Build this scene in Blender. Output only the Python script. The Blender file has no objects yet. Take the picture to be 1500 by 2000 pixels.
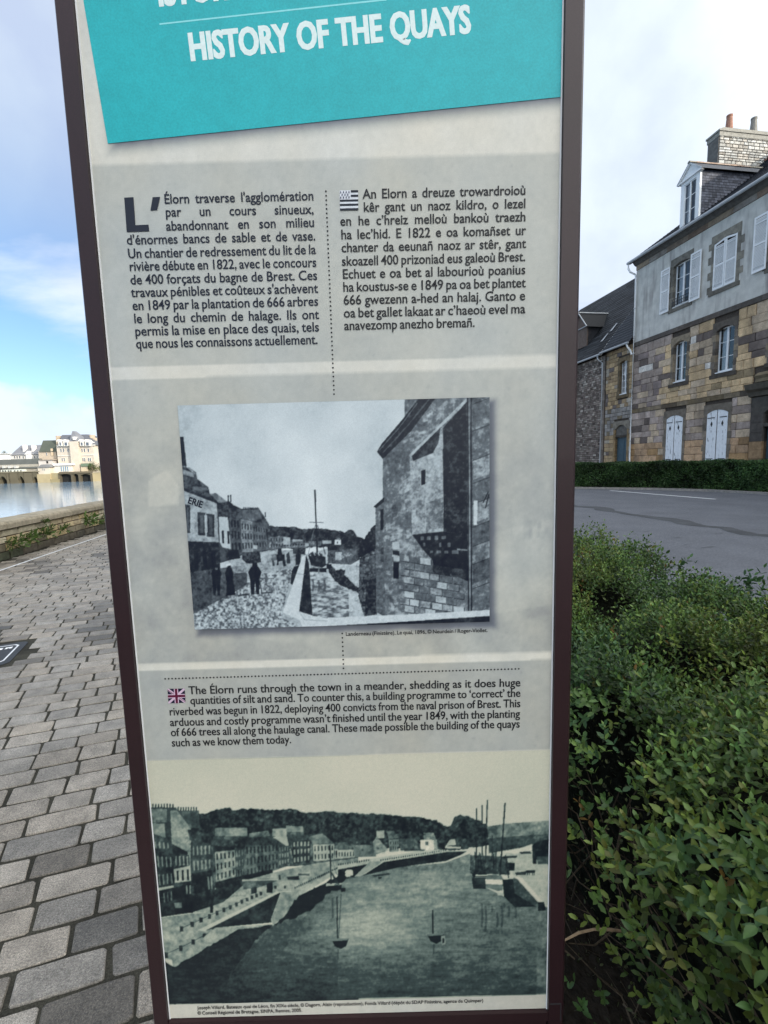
import bpy, bmesh, math, random
import numpy as np
from mathutils import Matrix, Vector

random.seed(11)
rng = np.random.default_rng(7)
SC = bpy.context.scene
COL = SC.collection
R = math.radians

# ------------------------------------------------------------------ camera
FPX, CX, CY = 866.0, 750.0, 1000.0          # focal length and centre in the photograph's pixels (1500 x 2000)
PITCH, ROLL, CAMH = R(6.40), R(1.53), 1.40
_f = np.array([0.0, math.cos(PITCH), -math.sin(PITCH)])
_r = np.array([1.0, 0.0, 0.0])
_d = -np.cross(_r, _f)
CR = _r * math.cos(ROLL) + _d * math.sin(ROLL)
CD = _d * math.cos(ROLL) - _r * math.sin(ROLL)
CF = _f
CAM = np.array([0.0, 0.0, CAMH])
cd = bpy.data.cameras.new('camera'); cam = bpy.data.objects.new('camera', cd); COL.objects.link(cam)
cd.sensor_fit = 'HORIZONTAL'; cd.sensor_width = 36.0; cd.lens = 36.0 * FPX / 1500.0
cd.clip_start = 0.02; cd.clip_end = 6000
cam.matrix_world = Matrix(((CR[0], -CD[0], -CF[0], 0), (CR[1], -CD[1], -CF[1], 0), (CR[2], -CD[2], -CF[2], CAMH), (0, 0, 0, 1)))
SC.camera = cam

# ------------------------------------------------------------------ light
STREET = R(9.0)                                    # the street runs 9 degrees left of straight ahead
SUN_EL = R(21.5); _sa = R(-45.0) + STREET           # sun behind the camera to the right, over the houses
sdir = Vector((math.cos(_sa) * math.cos(SUN_EL), math.sin(_sa) * math.cos(SUN_EL), math.sin(SUN_EL)))
W = bpy.data.worlds.new('World'); SC.world = W; W.use_nodes = True
nt = W.node_tree; N = nt.nodes; L = nt.links; N.clear()
out = N.new('ShaderNodeOutputWorld'); bg = N.new('ShaderNodeBackground'); bg.inputs['Strength'].default_value = 0.15
L.new(bg.outputs[0], out.inputs[0])
sky = N.new('ShaderNodeTexSky'); sky.sky_type = 'NISHITA'; sky.sun_disc = False
sky.sun_elevation = SUN_EL; sky.sun_rotation = math.atan2(sdir.x, sdir.y)
sky.air_density = 1.0; sky.dust_density = 0.6; sky.ozone_density = 2.0
tc = N.new('ShaderNodeTexCoord'); sep = N.new('ShaderNodeSeparateXYZ'); L.new(tc.outputs['Generated'], sep.inputs[0])
def wm(op, a, b=None, c=None, clamp=False):
    n = N.new('ShaderNodeMath'); n.operation = op; n.use_clamp = clamp
    for i, v in enumerate((a, b, c)):
        if v is None: continue
        if isinstance(v, (int, float)): n.inputs[i].default_value = v
        else: L.new(v, n.inputs[i])
    return n.outputs[0]
zc = wm('MAXIMUM', sep.outputs[2], 0.0)
den = wm('ADD', zc, 0.16)
cx_ = wm('DIVIDE', sep.outputs[0], den); cy_ = wm('DIVIDE', sep.outputs[1], den)
cmb = N.new('ShaderNodeCombineXYZ'); L.new(cx_, cmb.inputs[0]); L.new(cy_, cmb.inputs[1]); cmb.inputs[2].default_value = 3.7
mp = N.new('ShaderNodeMapping'); mp.inputs['Scale'].default_value = (0.75, 1.25, 1.0); mp.inputs['Rotation'].default_value = (0, 0, R(35))
L.new(cmb.outputs[0], mp.inputs[0])
n1 = N.new('ShaderNodeTexNoise'); n1.inputs['Scale'].default_value = 1.15; n1.inputs['Detail'].default_value = 7; n1.inputs['Roughness'].default_value = 0.55
L.new(mp.outputs[0], n1.inputs['Vector'])
n2 = N.new('ShaderNodeTexNoise'); n2.inputs['Scale'].default_value = 9.0; n2.inputs['Detail'].default_value = 6
L.new(tc.outputs['Generated'], n2.inputs['Vector'])
# more cloud to the right (towards the sun side) and in a bank along the horizon
bias = wm('MULTIPLY', wm('ADD', sep.outputs[0], 0.12), 0.32)
cov = wm('ADD', wm('ADD', n1.outputs[0], bias), wm('MULTIPLY', sep.outputs[2], 0.30))
m1 = N.new('ShaderNodeMapRange'); m1.inputs[1].default_value = 0.42; m1.inputs[2].default_value = 0.72; m1.interpolation_type = 'SMOOTHSTEP'
L.new(cov, m1.inputs[0])
bank = wm('ADD', wm('MULTIPLY', n2.outputs[0], 0.26), wm('MULTIPLY', sep.outputs[2], -1.0))
m2 = N.new('ShaderNodeMapRange'); m2.inputs[1].default_value = -0.015; m2.inputs[2].default_value = 0.04; m2.interpolation_type = 'SMOOTHSTEP'
L.new(bank, m2.inputs[0])
m5 = N.new('ShaderNodeMapRange'); m5.interpolation_type = 'SMOOTHSTEP'; m5.inputs[1].default_value = 0.22; m5.inputs[2].default_value = 0.62; m5.inputs[4].default_value = 0.72
L.new(sep.outputs[2], m5.inputs[0])                 # a thin veil overhead
cf = wm('MULTIPLY', wm('MAXIMUM', wm('MAXIMUM', m1.outputs[0], m2.outputs[0]), m5.outputs[0]), 0.93)
cl = N.new('ShaderNodeMix'); cl.data_type = 'RGBA'; cl.inputs[6].default_value = (4.9, 5.5, 6.7, 1); cl.inputs[7].default_value = (5.6, 6.25, 7.1, 1)
m3 = N.new('ShaderNodeMapRange'); m3.inputs[1].default_value = 0.38; m3.inputs[2].default_value = 0.62; L.new(n2.outputs[0], m3.inputs[0]); L.new(m3.outputs[0], cl.inputs[0])
mx = N.new('ShaderNodeMix'); mx.data_type = 'RGBA'; L.new(cf, mx.inputs[0])
sk = N.new('ShaderNodeMix'); sk.data_type = 'RGBA'; sk.blend_type = 'MULTIPLY'; sk.inputs[0].default_value = 1.0
L.new(sky.outputs[0], sk.inputs[6]); sk.inputs[7].default_value = (0.92, 1.04, 1.14, 1)
L.new(sk.outputs[2], mx.inputs[6]); L.new(cl.outputs[2], mx.inputs[7])
# sky boosted and warmed towards the sun, added to brighten the shaded panel
dp = N.new('ShaderNodeVectorMath'); dp.operation = 'DOT_PRODUCT'; L.new(tc.outputs['Generated'], dp.inputs[0]); dp.inputs[1].default_value = tuple(sdir)
m4 = N.new('ShaderNodeMapRange'); m4.interpolation_type = 'SMOOTHSTEP'; m4.inputs[1].default_value = 0.05; m4.inputs[2].default_value = 1.0; L.new(dp.outputs['Value'], m4.inputs[0])
gl_ = N.new('ShaderNodeMix'); gl_.data_type = 'RGBA'; gl_.inputs[6].default_value = (1, 1, 1, 1); gl_.inputs[7].default_value = (4.0, 3.6, 3.0, 1); L.new(m4.outputs[0], gl_.inputs[0])
g2_ = N.new('ShaderNodeMix'); g2_.data_type = 'RGBA'; g2_.blend_type = 'MULTIPLY'; g2_.inputs[0].default_value = 1.0; L.new(mx.outputs[2], g2_.inputs[6]); L.new(gl_.outputs[2], g2_.inputs[7])
L.new(g2_.outputs[2], bg.inputs[0])
sl = bpy.data.lights.new('sun', 'SUN'); sl.energy = 4.2; sl.angle = R(0.55); sl.color = (1.0, 0.92, 0.80)
so = bpy.data.objects.new('sun', sl); COL.objects.link(so); so.location = (20, -20, 40)
so.rotation_euler = sdir.to_track_quat('Z', 'Y').to_euler()
SC.view_settings.view_transform = 'Standard'; SC.view_settings.look = 'None'
SC.view_settings.gamma = 1.0; SC.view_settings.use_curve_mapping = False
SC.view_settings.exposure = 0.15

# ------------------------------------------------------------------ helpers
def ray(px, py):
    return CF * FPX + CR * (px - CX) + CD * (py - CY)
def project(P):
    q = np.asarray(P, float) - CAM
    z = q @ CF
    return CX + FPX * (q @ CR) / z, CY + FPX * (q @ CD) / z, z
PANEL_D = 0.62                                      # the panel's face stands 62 cm in front of the camera
def puv(px, py):
    v = ray(px, py); t = PANEL_D / v[1]
    return np.array([v[0] * t, v[2] * t + CAMH])
def far(px, py, Y):
    v = ray(px, py); t = Y / v[1]
    return v[0] * t, v[2] * t + CAMH
def st(p, s, z=0.0):
    c, n = math.cos(STREET), math.sin(STREET)
    return np.array([p * c - s * n, p * n + s * c, z])
def s2l(c):
    c = np.asarray(c, float) / 255.0
    return np.where(c <= 0.04045, c / 12.92, ((c + 0.055) / 1.055) ** 2.4)
def C8(r, g, b): return tuple(s2l((r, g, b))) + (1.0,)

def tag(o, label=None, cat=None, group=None, kind=None):
    if label: o['label'] = label
    if cat: o['category'] = cat
    if group: o['group'] = group
    if kind: o['kind'] = kind
    return o
def empty(name, loc=(0, 0, 0), rz=0.0):
    o = bpy.data.objects.new(name, None); o.location = loc; o.rotation_euler = (0, 0, rz); o.empty_display_size = 0.2
    COL.objects.link(o); return o

class MB:
    def __init__(s): s.v = []; s.f = []; s.c = []; s.col = (1, 1, 1)
    def quad(s, a, b, c, d):
        n = len(s.v); s.v += [tuple(a), tuple(b), tuple(c), tuple(d)]; s.f.append((n, n+1, n+2, n+3)); s.c.append(s.col)
    def tri(s, a, b, c):
        n = len(s.v); s.v += [tuple(a), tuple(b), tuple(c)]; s.f.append((n, n+1, n+2)); s.c.append(s.col)
    def poly(s, pts):
        n = len(s.v); s.v += [tuple(p) for p in pts]; s.f.append(tuple(range(n, n+len(pts)))); s.c.append(s.col)
    def box(s, x0, x1, y0, y1, z0, z1):
        n = len(s.v)
        s.v += [(x0,y0,z0),(x1,y0,z0),(x1,y1,z0),(x0,y1,z0),(x0,y0,z1),(x1,y0,z1),(x1,y1,z1),(x0,y1,z1)]
        for f in ((0,3,2,1),(4,5,6,7),(0,1,5,4),(1,2,6,5),(2,3,7,6),(3,0,4,7)):
            s.f.append(tuple(n+i for i in f)); s.c.append(s.col)
    def prism(s, pts, axis, a, b):
        """pts: 2-D outline; axis 'x','y','z' is the extrusion axis from a to b"""
        def P(p, t):
            return {'x': (t, p[0], p[1]), 'y': (p[0], t, p[1]), 'z': (p[0], p[1], t)}[axis]
        n = len(s.v); k = len(pts)
        s.v += [P(p, a) for p in pts] + [P(p, b) for p in pts]
        s.f.append(tuple(range(n, n+k))); s.c.append(s.col)
        s.f.append(tuple(range(n+2*k-1, n+k-1, -1))); s.c.append(s.col)
        for i in range(k):
            j = (i+1) % k
            s.f.append((n+i, n+k+i, n+k+j, n+j)); s.c.append(s.col)
    def tube(s, pts, r, n=8, caps=True):
        pts = [Vector(p) for p in pts]; rs = r if isinstance(r, (list, tuple)) else [r]*len(pts)
        base = len(s.v)
        for i, p in enumerate(pts):
            d = (pts[min(i+1, len(pts)-1)] - pts[max(i-1, 0)]).normalized()
            a = d.cross(Vector((0, 0, 1)));
            if a.length < 1e-3: a = Vector((1, 0, 0))
            a.normalize(); b = d.cross(a)
            for k in range(n):
                t = 2*math.pi*k/n; q = p + (a*math.cos(t) + b*math.sin(t))*rs[i]; s.v.append(tuple(q))
        for i in range(len(pts)-1):
            for k in range(n):
                k2 = (k+1) % n
                s.f.append((base+i*n+k, base+i*n+k2, base+(i+1)*n+k2, base+(i+1)*n+k)); s.c.append(s.col)
        if caps:
            s.f.append(tuple(base+k for k in range(n))); s.c.append(s.col)
            s.f.append(tuple(base+(len(pts)-1)*n+k for k in reversed(range(n)))); s.c.append(s.col)
    def mesh(s, name, smooth=False, recalc=True):
        me = bpy.data.meshes.new(name); me.from_pydata(s.v, [], s.f)
        ca = me.color_attributes.new('Col', 'FLOAT_COLOR', 'CORNER')
        tot = np.array([len(f) for f in s.f]); cc = np.array([(c[0], c[1], c[2], 1.0) for c in s.c], dtype=np.float32)
        if len(tot): ca.data.foreach_set('color', np.repeat(cc, tot, axis=0).ravel())
        if recalc and len(s.f):
            bm = bmesh.new(); bm.from_mesh(me); bmesh.ops.recalc_face_normals(bm, faces=bm.faces); bm.to_mesh(me); bm.free()
        if smooth: me.polygons.foreach_set('use_smooth', [True]*len(me.polygons))
        return me
    def build(s, name, mat, parent=None, smooth=False, recalc=True, rz=0.0, loc=(0, 0, 0)):
        return obj(name, s.mesh(name, smooth, recalc), mat, parent, rz, loc)

def obj(name, me, mat, parent=None, rz=0.0, loc=(0, 0, 0)):
    o = bpy.data.objects.new(name, me); COL.objects.link(o)
    if mat is not None and not me.materials: me.materials.append(mat)
    o.location = loc; o.rotation_euler = (0, 0, rz)
    if parent is not None: o.parent = parent
    return o
def npmesh(name, V, F, col=None, smooth=False):
    """V (n,3), F (m,k) arrays, col per-vertex (n,3)"""
    me = bpy.data.meshes.new(name); V = np.asarray(V, np.float32); F = np.asarray(F, np.int32)
    m, k = F.shape
    me.vertices.add(len(V)); me.vertices.foreach_set('co', V.ravel())
    me.loops.add(m*k); me.loops.foreach_set('vertex_index', F.ravel())
    me.polygons.add(m); me.polygons.foreach_set('loop_start', np.arange(0, m*k, k, dtype=np.int32))
    me.update(calc_edges=True)
    ca = me.color_attributes.new('Col', 'FLOAT_COLOR', 'POINT')
    if col is None: col = np.ones((len(V), 3))
    ca.data.foreach_set('color', np.hstack([col, np.ones((len(V), 1))]).astype(np.float32).ravel())
    if smooth: me.polygons.foreach_set('use_smooth', [True]*m)
    return me

# ------------------------------------------------------------------ materials
def M(name, col=(0.5, 0.5, 0.5), rough=0.8, noise=((8, 0.3),), bump=0.0, bscale=40, attr=False, objcol=False, spec=0.4, metal=0.0,
      streak=None, coat=0.0, transl=0.0, tint=None):
    m = bpy.data.materials.new(name); m.use_nodes = True; t = m.node_tree; n = t.nodes; l = t.links
    b = n['Principled BSDF']; b.inputs['Roughness'].default_value = rough; b.inputs['Specular IOR Level'].default_value = spec
    b.inputs['Metallic'].default_value = metal; b.inputs['Coat Weight'].default_value = coat
    g = n.new('ShaderNodeNewGeometry')
    rgb = n.new('ShaderNodeRGB'); rgb.outputs[0].default_value = (*col[:3], 1); cur = rgb.outputs[0]
    def mul(a, bb):
        x = n.new('ShaderNodeMix'); x.data_type = 'RGBA'; x.blend_type = 'MULTIPLY'; x.inputs[0].default_value = 1
        l.new(a, x.inputs[6]); l.new(bb, x.inputs[7]); return x.outputs[2]
    if attr:
        a = n.new('ShaderNodeAttribute'); a.attribute_name = 'Col'; cur = mul(cur, a.outputs['Color'])
    if objcol:
        a = n.new('ShaderNodeObjectInfo'); cur = mul(cur, a.outputs['Color'])
    for sc, amp in noise:
        q = n.new('ShaderNodeTexNoise'); q.inputs['Scale'].default_value = sc; q.inputs['Detail'].default_value = 4
        l.new(g.outputs['Position'], q.inputs['Vector'])
        mr = n.new('ShaderNodeMapRange'); mr.inputs[1].default_value = 0.3; mr.inputs[2].default_value = 0.7
        mr.inputs[3].default_value = 1 - amp; mr.inputs[4].default_value = 1 + amp; l.new(q.outputs[0], mr.inputs[0])
        cur = mul(cur, mr.outputs[0])
    if streak:
        sc3, lo, hi, amt, scol = streak
        mpn = n.new('ShaderNodeMapping'); mpn.inputs['Scale'].default_value = sc3; l.new(g.outputs['Position'], mpn.inputs[0])
        q = n.new('ShaderNodeTexNoise'); q.inputs['Scale'].default_value = 1; q.inputs['Detail'].default_value = 6; l.new(mpn.outputs[0], q.inputs['Vector'])
        mr = n.new('ShaderNodeMapRange'); mr.inputs[1].default_value = lo; mr.inputs[2].default_value = hi; mr.inputs[4].default_value = amt; l.new(q.outputs[0], mr.inputs[0])
        x = n.new('ShaderNodeMix'); x.data_type = 'RGBA'; l.new(mr.outputs[0], x.inputs[0]); l.new(cur, x.inputs[6]); x.inputs[7].default_value = (*scol[:3], 1)
        cur = x.outputs[2]
    l.new(cur, b.inputs['Base Color'])
    if bump:
        q = n.new('ShaderNodeTexNoise'); q.inputs['Scale'].default_value = bscale; q.inputs['Detail'].default_value = 5
        l.new(g.outputs['Position'], q.inputs['Vector'])
        bp = n.new('ShaderNodeBump'); bp.inputs['Strength'].default_value = 1.0; bp.inputs['Distance'].default_value = bump
        l.new(q.outputs[0], bp.inputs['Height']); l.new(bp.outputs[0], b.inputs['Normal'])
    if transl:
        tr = n.new('ShaderNodeBsdfTranslucent'); l.new(cur, tr.inputs[0]); ms = n.new('ShaderNodeMixShader'); ms.inputs[0].default_value = transl
        l.new(b.outputs[0], ms.inputs[1]); l.new(tr.outputs[0], ms.inputs[2]); l.new(ms.outputs[0], n['Material Output'].inputs[0])
    return m

MT = {}
MT['maroon'] = M('maroon_paint', (0.024, 0.009, 0.011), 0.45, ((300, 0.10), (6, 0.15)), 0.00015, 900, spec=0.36, coat=0.04)
MT['paper'] = M('printed_paper', (1, 1, 1), 0.42, ((700, 0.05), (160, 0.03)), 0.0, attr=True, spec=0.25)
MT['photo'] = M('printed_photograph', (1, 1, 1), 0.40, ((800, 0.07),), 0.0, attr=True, spec=0.25)
MT['teal'] = M('teal_print', C8(38, 172, 178), 0.42, ((500, 0.10), (60, 0.05), (14, 0.04)), spec=0.25)
MT['ink'] = M('navy_ink', (0.016, 0.020, 0.034), 0.5, ((50, 0.1),), spec=0.25)
MT['blackink'] = M('black_ink', (0.018, 0.018, 0.020), 0.5, ((50, 0.1),), spec=0.25)
MT['whiteink'] = M('white_print', C8(222, 236, 232), 0.45, ((300, 0.05),), spec=0.25)
MT['paleteal'] = M('pale_teal_print', C8(140, 220, 222), 0.45, ((300, 0.04),), spec=0.25)
MT['redink'] = M('dark_red_print', C8(105, 28, 60), 0.5, ((100, 0.1),), spec=0.25)
MT['stone'] = M('facade_stone', (1, 1, 1), 0.9, ((30, 0.2), (5, 0.2), (140, 0.14)), 0.012, 45, attr=True, objcol=True, spec=0.15,
                streak=((1.6, 1.6, 0.55), 0.50, 0.74, 0.55, (0.085, 0.068, 0.058)))
MT['sett'] = M('granite_sett', (1, 1, 1), 0.55, ((480, 0.60), (190, 0.38), (14, 0.22), (2.2, 0.16)), 0.004, 150, attr=True, objcol=True, spec=0.35)
MT['mortar'] = M('mortar', (0.085, 0.068, 0.055), 0.95, ((20, 0.3),), 0.004, 80, spec=0.1)
MT['joint'] = M('joint_grit', (0.038, 0.036, 0.028), 0.95, ((200, 0.5), (6, 0.45)), 0.003, 300, spec=0.15)
MT['render'] = M('grey_render', (0.56, 0.54, 0.49), 0.92, ((3, 0.12), (60, 0.09)), 0.003, 90, spec=0.15,
                 streak=((3.0, 3.0, 0.45), 0.50, 0.72, 0.75, (0.20, 0.175, 0.165)))
MT['darkstone'] = M('dark_dressed_stone', (0.14, 0.135, 0.125), 0.9, ((6, 0.25), (70, 0.18)), 0.004, 60, attr=True, objcol=False, spec=0.2)
MT['slate'] = M('roof_slate', (1, 1, 1), 0.62, ((9, 0.25), (90, 0.2)), 0.003, 60, attr=True, spec=0.12)
MT['white'] = M('white_paint', (0.80, 0.80, 0.79), 0.55, ((6, 0.05),), spec=0.35)
MT['shutterwood'] = M('worn_white_shutter_paint', (0.80, 0.81, 0.82), 0.6, ((8, 0.06),), 0.001, 60, spec=0.3,
                      streak=((14, 14, 3.2), 0.60, 0.68, 0.8, (0.16, 0.15, 0.15)))
MT['zinc'] = M('zinc', (0.42, 0.43, 0.44), 0.5, ((4, 0.12),), spec=0.5, metal=0.3)
MT['curtain'] = M('net_curtain', (0.60, 0.58, 0.54), 0.9, ((10, 0.12),), spec=0.1)
MT['darkroom'] = M('dark_interior', (0.03, 0.032, 0.036), 0.9, spec=0.1)
MT['bluedoor'] = M('blue_grey_door_paint', (0.045, 0.085, 0.11), 0.5, ((6, 0.15),), spec=0.4)
MT['asphalt'] = M('asphalt', (0.108, 0.113, 0.127), 0.88, ((45, 0.22), (140, 0.35), (400, 0.3), (1.1, 0.12)), 0.005, 200, spec=0.35)
MT['patch'] = M('asphalt_patch', (0.052, 0.055, 0.060), 0.8, ((90, 0.25), (2.5, 0.3)), 0.003, 200, spec=0.35)
MT['roadpaint'] = M('road_paint', (0.62, 0.63, 0.64), 0.7, ((40, 0.15),), spec=0.3)
MT['kerb'] = M('kerb_stone', (0.26, 0.24, 0.22), 0.85, ((14, 0.2), (120, 0.2)), 0.004, 80, spec=0.2)
MT['soil'] = M('soil', (0.030, 0.024, 0.018), 0.97, ((30, 0.4),), 0.02, 40, spec=0.05)
MT['leaf'] = M('box_leaf', (0.95, 1.04, 0.74), 0.40, ((60, 0.15), (3, 0.2)), attr=True, spec=0.26, transl=0.18)
MT['twig'] = M('twig_bark', (0.12, 0.095, 0.07), 0.9, ((80, 0.3),), attr=True, spec=0.15)
MT['core_shade'] = M('hedge_core', (0.012, 0.013, 0.009), 0.97, ((40, 0.5),), 0.02, 60, spec=0.02)  # near-black core stands in for the shade deep inside the hedges
MT['iron'] = M('dark_iron', (0.03, 0.032, 0.034), 0.5, ((40, 0.2),), spec=0.5)
MT['cotta'] = M('terracotta', (0.30, 0.16, 0.115), 0.85, ((12, 0.25),), spec=0.2)
MT['greypot'] = M('grey_chimney_pot', (0.22, 0.21, 0.19), 0.85, ((12, 0.2),), spec=0.2)
MT['wallst'] = M('quay_wall_stone', (1, 1, 1), 0.92, ((12, 0.22), (70, 0.16)), 0.008, 40, attr=True, objcol=True, spec=0.15)
MT['plate'] = M('dark_cast_plate', (0.030, 0.033, 0.038), 0.75, ((30, 0.2),), spec=0.5)
MT['farwall'] = M('far_wall', (1, 1, 1), 0.9, ((0.6, 0.08),), attr=True, spec=0.1)
MT['land'] = M('far_land', (0.06, 0.07, 0.04), 0.95, ((0.05, 0.4),), spec=0.05)

def glass_mat():
    m = bpy.data.materials.new('window_glass'); m.use_nodes = True
    b = m.node_tree.nodes['Principled BSDF']; b.inputs['Base Color'].default_value = (0.75, 0.8, 0.85, 1)
    b.inputs['Roughness'].default_value = 0.03; b.inputs['Transmission Weight'].default_value = 0.0
    n = m.node_tree.nodes; l = m.node_tree.links
    tr = n.new('ShaderNodeBsdfTransparent'); tr.inputs[0].default_value = (0.85, 0.9, 0.95, 1)
    gl = n.new('ShaderNodeBsdfGlossy'); gl.inputs['Roughness'].default_value = 0.03
    fr = n.new('ShaderNodeFresnel'); fr.inputs[0].default_value = 1.5; mx = n.new('ShaderNodeMixShader')
    ad = n.new('ShaderNodeMath'); ad.operation = 'ADD'; ad.inputs[1].default_value = 0.04; l.new(fr.outputs[0], ad.inputs[0])
    l.new(ad.outputs[0], mx.inputs[0]); l.new(tr.outputs[0], mx.inputs[1]); l.new(gl.outputs[0], mx.inputs[2])
    l.new(mx.outputs[0], n['Material Output'].inputs[0]); return m
MT['glass'] = glass_mat()
def water_mat():
    m = bpy.data.materials.new('river_water'); m.use_nodes = True; n = m.node_tree.nodes; l = m.node_tree.links
    b = n['Principled BSDF']; b.inputs['Base Color'].default_value = (0.20, 0.30, 0.40, 1); b.inputs['Roughness'].default_value = 0.08
    b.inputs['IOR'].default_value = 1.33; b.inputs['Specular IOR Level'].default_value = 0.9
    g = n.new('ShaderNodeNewGeometry'); mp = n.new('ShaderNodeMapping'); mp.inputs['Scale'].default_value = (0.35, 1.3, 1); l.new(g.outputs['Position'], mp.inputs[0])
    q = n.new('ShaderNodeTexNoise'); q.inputs['Scale'].default_value = 1.1; q.inputs['Detail'].default_value = 5; l.new(mp.outputs[0], q.inputs['Vector'])
    bp = n.new('ShaderNodeBump'); bp.inputs['Distance'].default_value = 0.03; bp.inputs['Strength'].default_value = 0.5
    l.new(q.outputs[0], bp.inputs['Height']); l.new(bp.outputs[0], b.inputs['Normal']); return m
MT['water'] = water_mat()
# ================================================================== INFORMATION PANEL
def fbm(h, w, scale, octv=5, seed=0, ax=1.0):
    r = np.random.default_rng(seed); o = np.zeros((h, w)); amp = 1; tot = 0
    for k in range(octv):
        n = scale * 2**k; gh = max(2, int(n*h/w*ax)+2); gw = max(2, int(n)+2)
        g = r.random((gh, gw)); yy = np.linspace(0, gh-1.001, h); xx = np.linspace(0, gw-1.001, w)
        yi = yy.astype(int); xi = xx.astype(int); fy = (yy-yi)[:, None]; fx = (xx-xi)[None]
        fy = fy*fy*(3-2*fy); fx = fx*fx*(3-2*fx)
        o += amp*((g[yi][:, xi]*(1-fx)+g[yi][:, xi+1]*fx)*(1-fy)+(g[yi+1][:, xi]*(1-fx)+g[yi+1][:, xi+1]*fx)*fy)
        tot += amp; amp *= 0.55
    return (o/tot-0.5)*2
_nz = {}
def fine_(s):
    k = (s.h, s.w, 'fine')
    if k not in _nz: _nz[k] = fbm(s.h, s.w, 210, 2, 777)
    return _nz[k]
def rough(pts, amp, top_y=None, step=9):
    r = random.Random(int(sum(x+y for x, y in pts))); o = []
    for (xa, ya), (xb, yb) in zip(pts, pts[1:]+pts[:1]):
        n = max(1, int(math.hypot(xb-xa, yb-ya)/step))
        for k in range(n): t = k/n; o.append((xa+(xb-xa)*t+r.uniform(-amp, amp)*.6, ya+(yb-ya)*t+r.uniform(-amp, amp)))
    return o
class Painter:
    """flat print on the panel's face: tones laid out in the photograph's pixels, sampled on a grid of the sheet"""
    def __init__(s, u0, u1, v0, v1, nx, ny, ss=2, seed=1):
        s.nx, s.ny, s.ss = nx, ny, ss; s.ext = (u0, u1, v0, v1)
        w, h = nx*ss, ny*ss
        du, dv = (u1-u0)/(nx-1), (v1-v0)/(ny-1)
        uu = u0 + du*((np.arange(w)+0.5)/ss-0.5); vv = v0 + dv*((np.arange(h)+0.5)/ss-0.5)
        U, V = np.meshgrid(uu, vv)
        q = np.stack([U, np.full_like(U, PANEL_D), V-CAMH], -1); z = q@CF
        s.X = CX+FPX*(q@CR)/z; s.Y = CY+FPX*(q@CD)/z
        s.T = np.zeros_like(s.X); s.h, s.w = h, w; s.seed = seed
        I, J = np.meshgrid(np.arange(0, h, 8), np.arange(0, w, 8), indexing='ij'); A = np.column_stack([s.X[::8, ::8].ravel(), s.Y[::8, ::8].ravel(), np.ones(I.size)])
        s.fit = np.linalg.lstsq(A, np.column_stack([I.ravel(), J.ravel()]), rcond=None)[0]
    def mask(s, pts):
        pts = np.asarray(pts, float)
        G = np.column_stack([pts, np.ones(len(pts))])@s.fit; mg = 26
        i0, i1 = int(max(0, G[:,0].min()-mg)), int(min(s.h, G[:,0].max()+mg)); j0, j1 = int(max(0, G[:,1].min()-mg)), int(min(s.w, G[:,1].max()+mg))
        m_ = np.zeros(s.X.shape, bool)
        if i1 <= i0 or j1 <= j0: return m_
        m_[i0:i1, j0:j1] = s.mask_in(pts, s.X[i0:i1, j0:j1], s.Y[i0:i1, j0:j1]); return m_
    def mask_in(s, pts, X, Y):
        bb = (X >= pts[:,0].min())&(X <= pts[:,0].max())&(Y >= pts[:,1].min())&(Y <= pts[:,1].max())
        ii = np.nonzero(bb); m = np.zeros(X.shape, bool)
        if len(ii[0]) == 0: return m
        x, y = X[ii], Y[ii]; ins = np.zeros(len(x), bool)
        for i in range(len(pts)):
            (xa, ya), (xb, yb) = pts[i], pts[(i+1) % len(pts)]
            if ya == yb: continue
            c = ((ya > y) != (yb > y)) & (x < (xb-xa)*(y-ya)/(yb-ya)+xa); ins ^= c
        m[ii] = ins; return m
    def poly(s, pts, t, n=0.0, sc=60, t2=None, ax=1.0, a=1.0):
        m = s.mask(pts); s.seed += 1
        if not m.any(): return m
        if t2 is not None:
            ys = np.asarray(pts, float)[:,1]; k = np.clip((s.Y[m]-ys.min())/(ys.max()-ys.min()+1e-6), 0, 1); val = t+(t2-t)*k
        else: val = float(t)
        if n:
            key = (s.h, s.w, sc, ax)
            if key not in _nz: _nz[key] = fbm(s.h, s.w, sc, 4, 500+sc, ax)
            ii, jj = np.nonzero(m); val = val + n*_nz[key][(ii+s.seed*37) % s.h, (jj+s.seed*61) % s.w] + n*.9*fine_(s)[(ii+s.seed*17) % s.h, (jj+s.seed*29) % s.w]
        s.T[m] = s.T[m]*(1-a)+val*a; return m
    def clutter(s, pts, n, w, h, dt, slope=0.0, a=1.0):
        """break an area up with small lighter and darker patches, as a grainy print shows roofs, stones or leaves"""
        r = random.Random(n+int(pts[0][0])); P = np.asarray(pts, float); mm = s.mask(pts); x0, y0 = P.min(0); x1, y1 = P.max(0)
        for _ in range(n):
            x = r.uniform(x0, x1); y = r.uniform(y0, y1); ww = r.uniform(.5, 1)*w; hh = r.uniform(.5, 1)*h; d = ww*slope
            k = s.mask([(x, y), (x+ww, y+d), (x+ww, y+d+hh), (x, y+hh)]) & mm; s.T[k] += r.uniform(-dt, dt)
    def line(s, pts, wd, t, a=1.0):
        for (xa, ya), (xb, yb) in zip(pts[:-1], pts[1:]):
            d = np.array([yb-ya, xa-xb], float); d = d/(np.linalg.norm(d)+1e-9)*wd/2
            s.poly([(xa+d[0], ya+d[1]), (xb+d[0], yb+d[1]), (xb-d[0], yb-d[1]), (xa-d[0], ya-d[1])], t, a=a)
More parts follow.
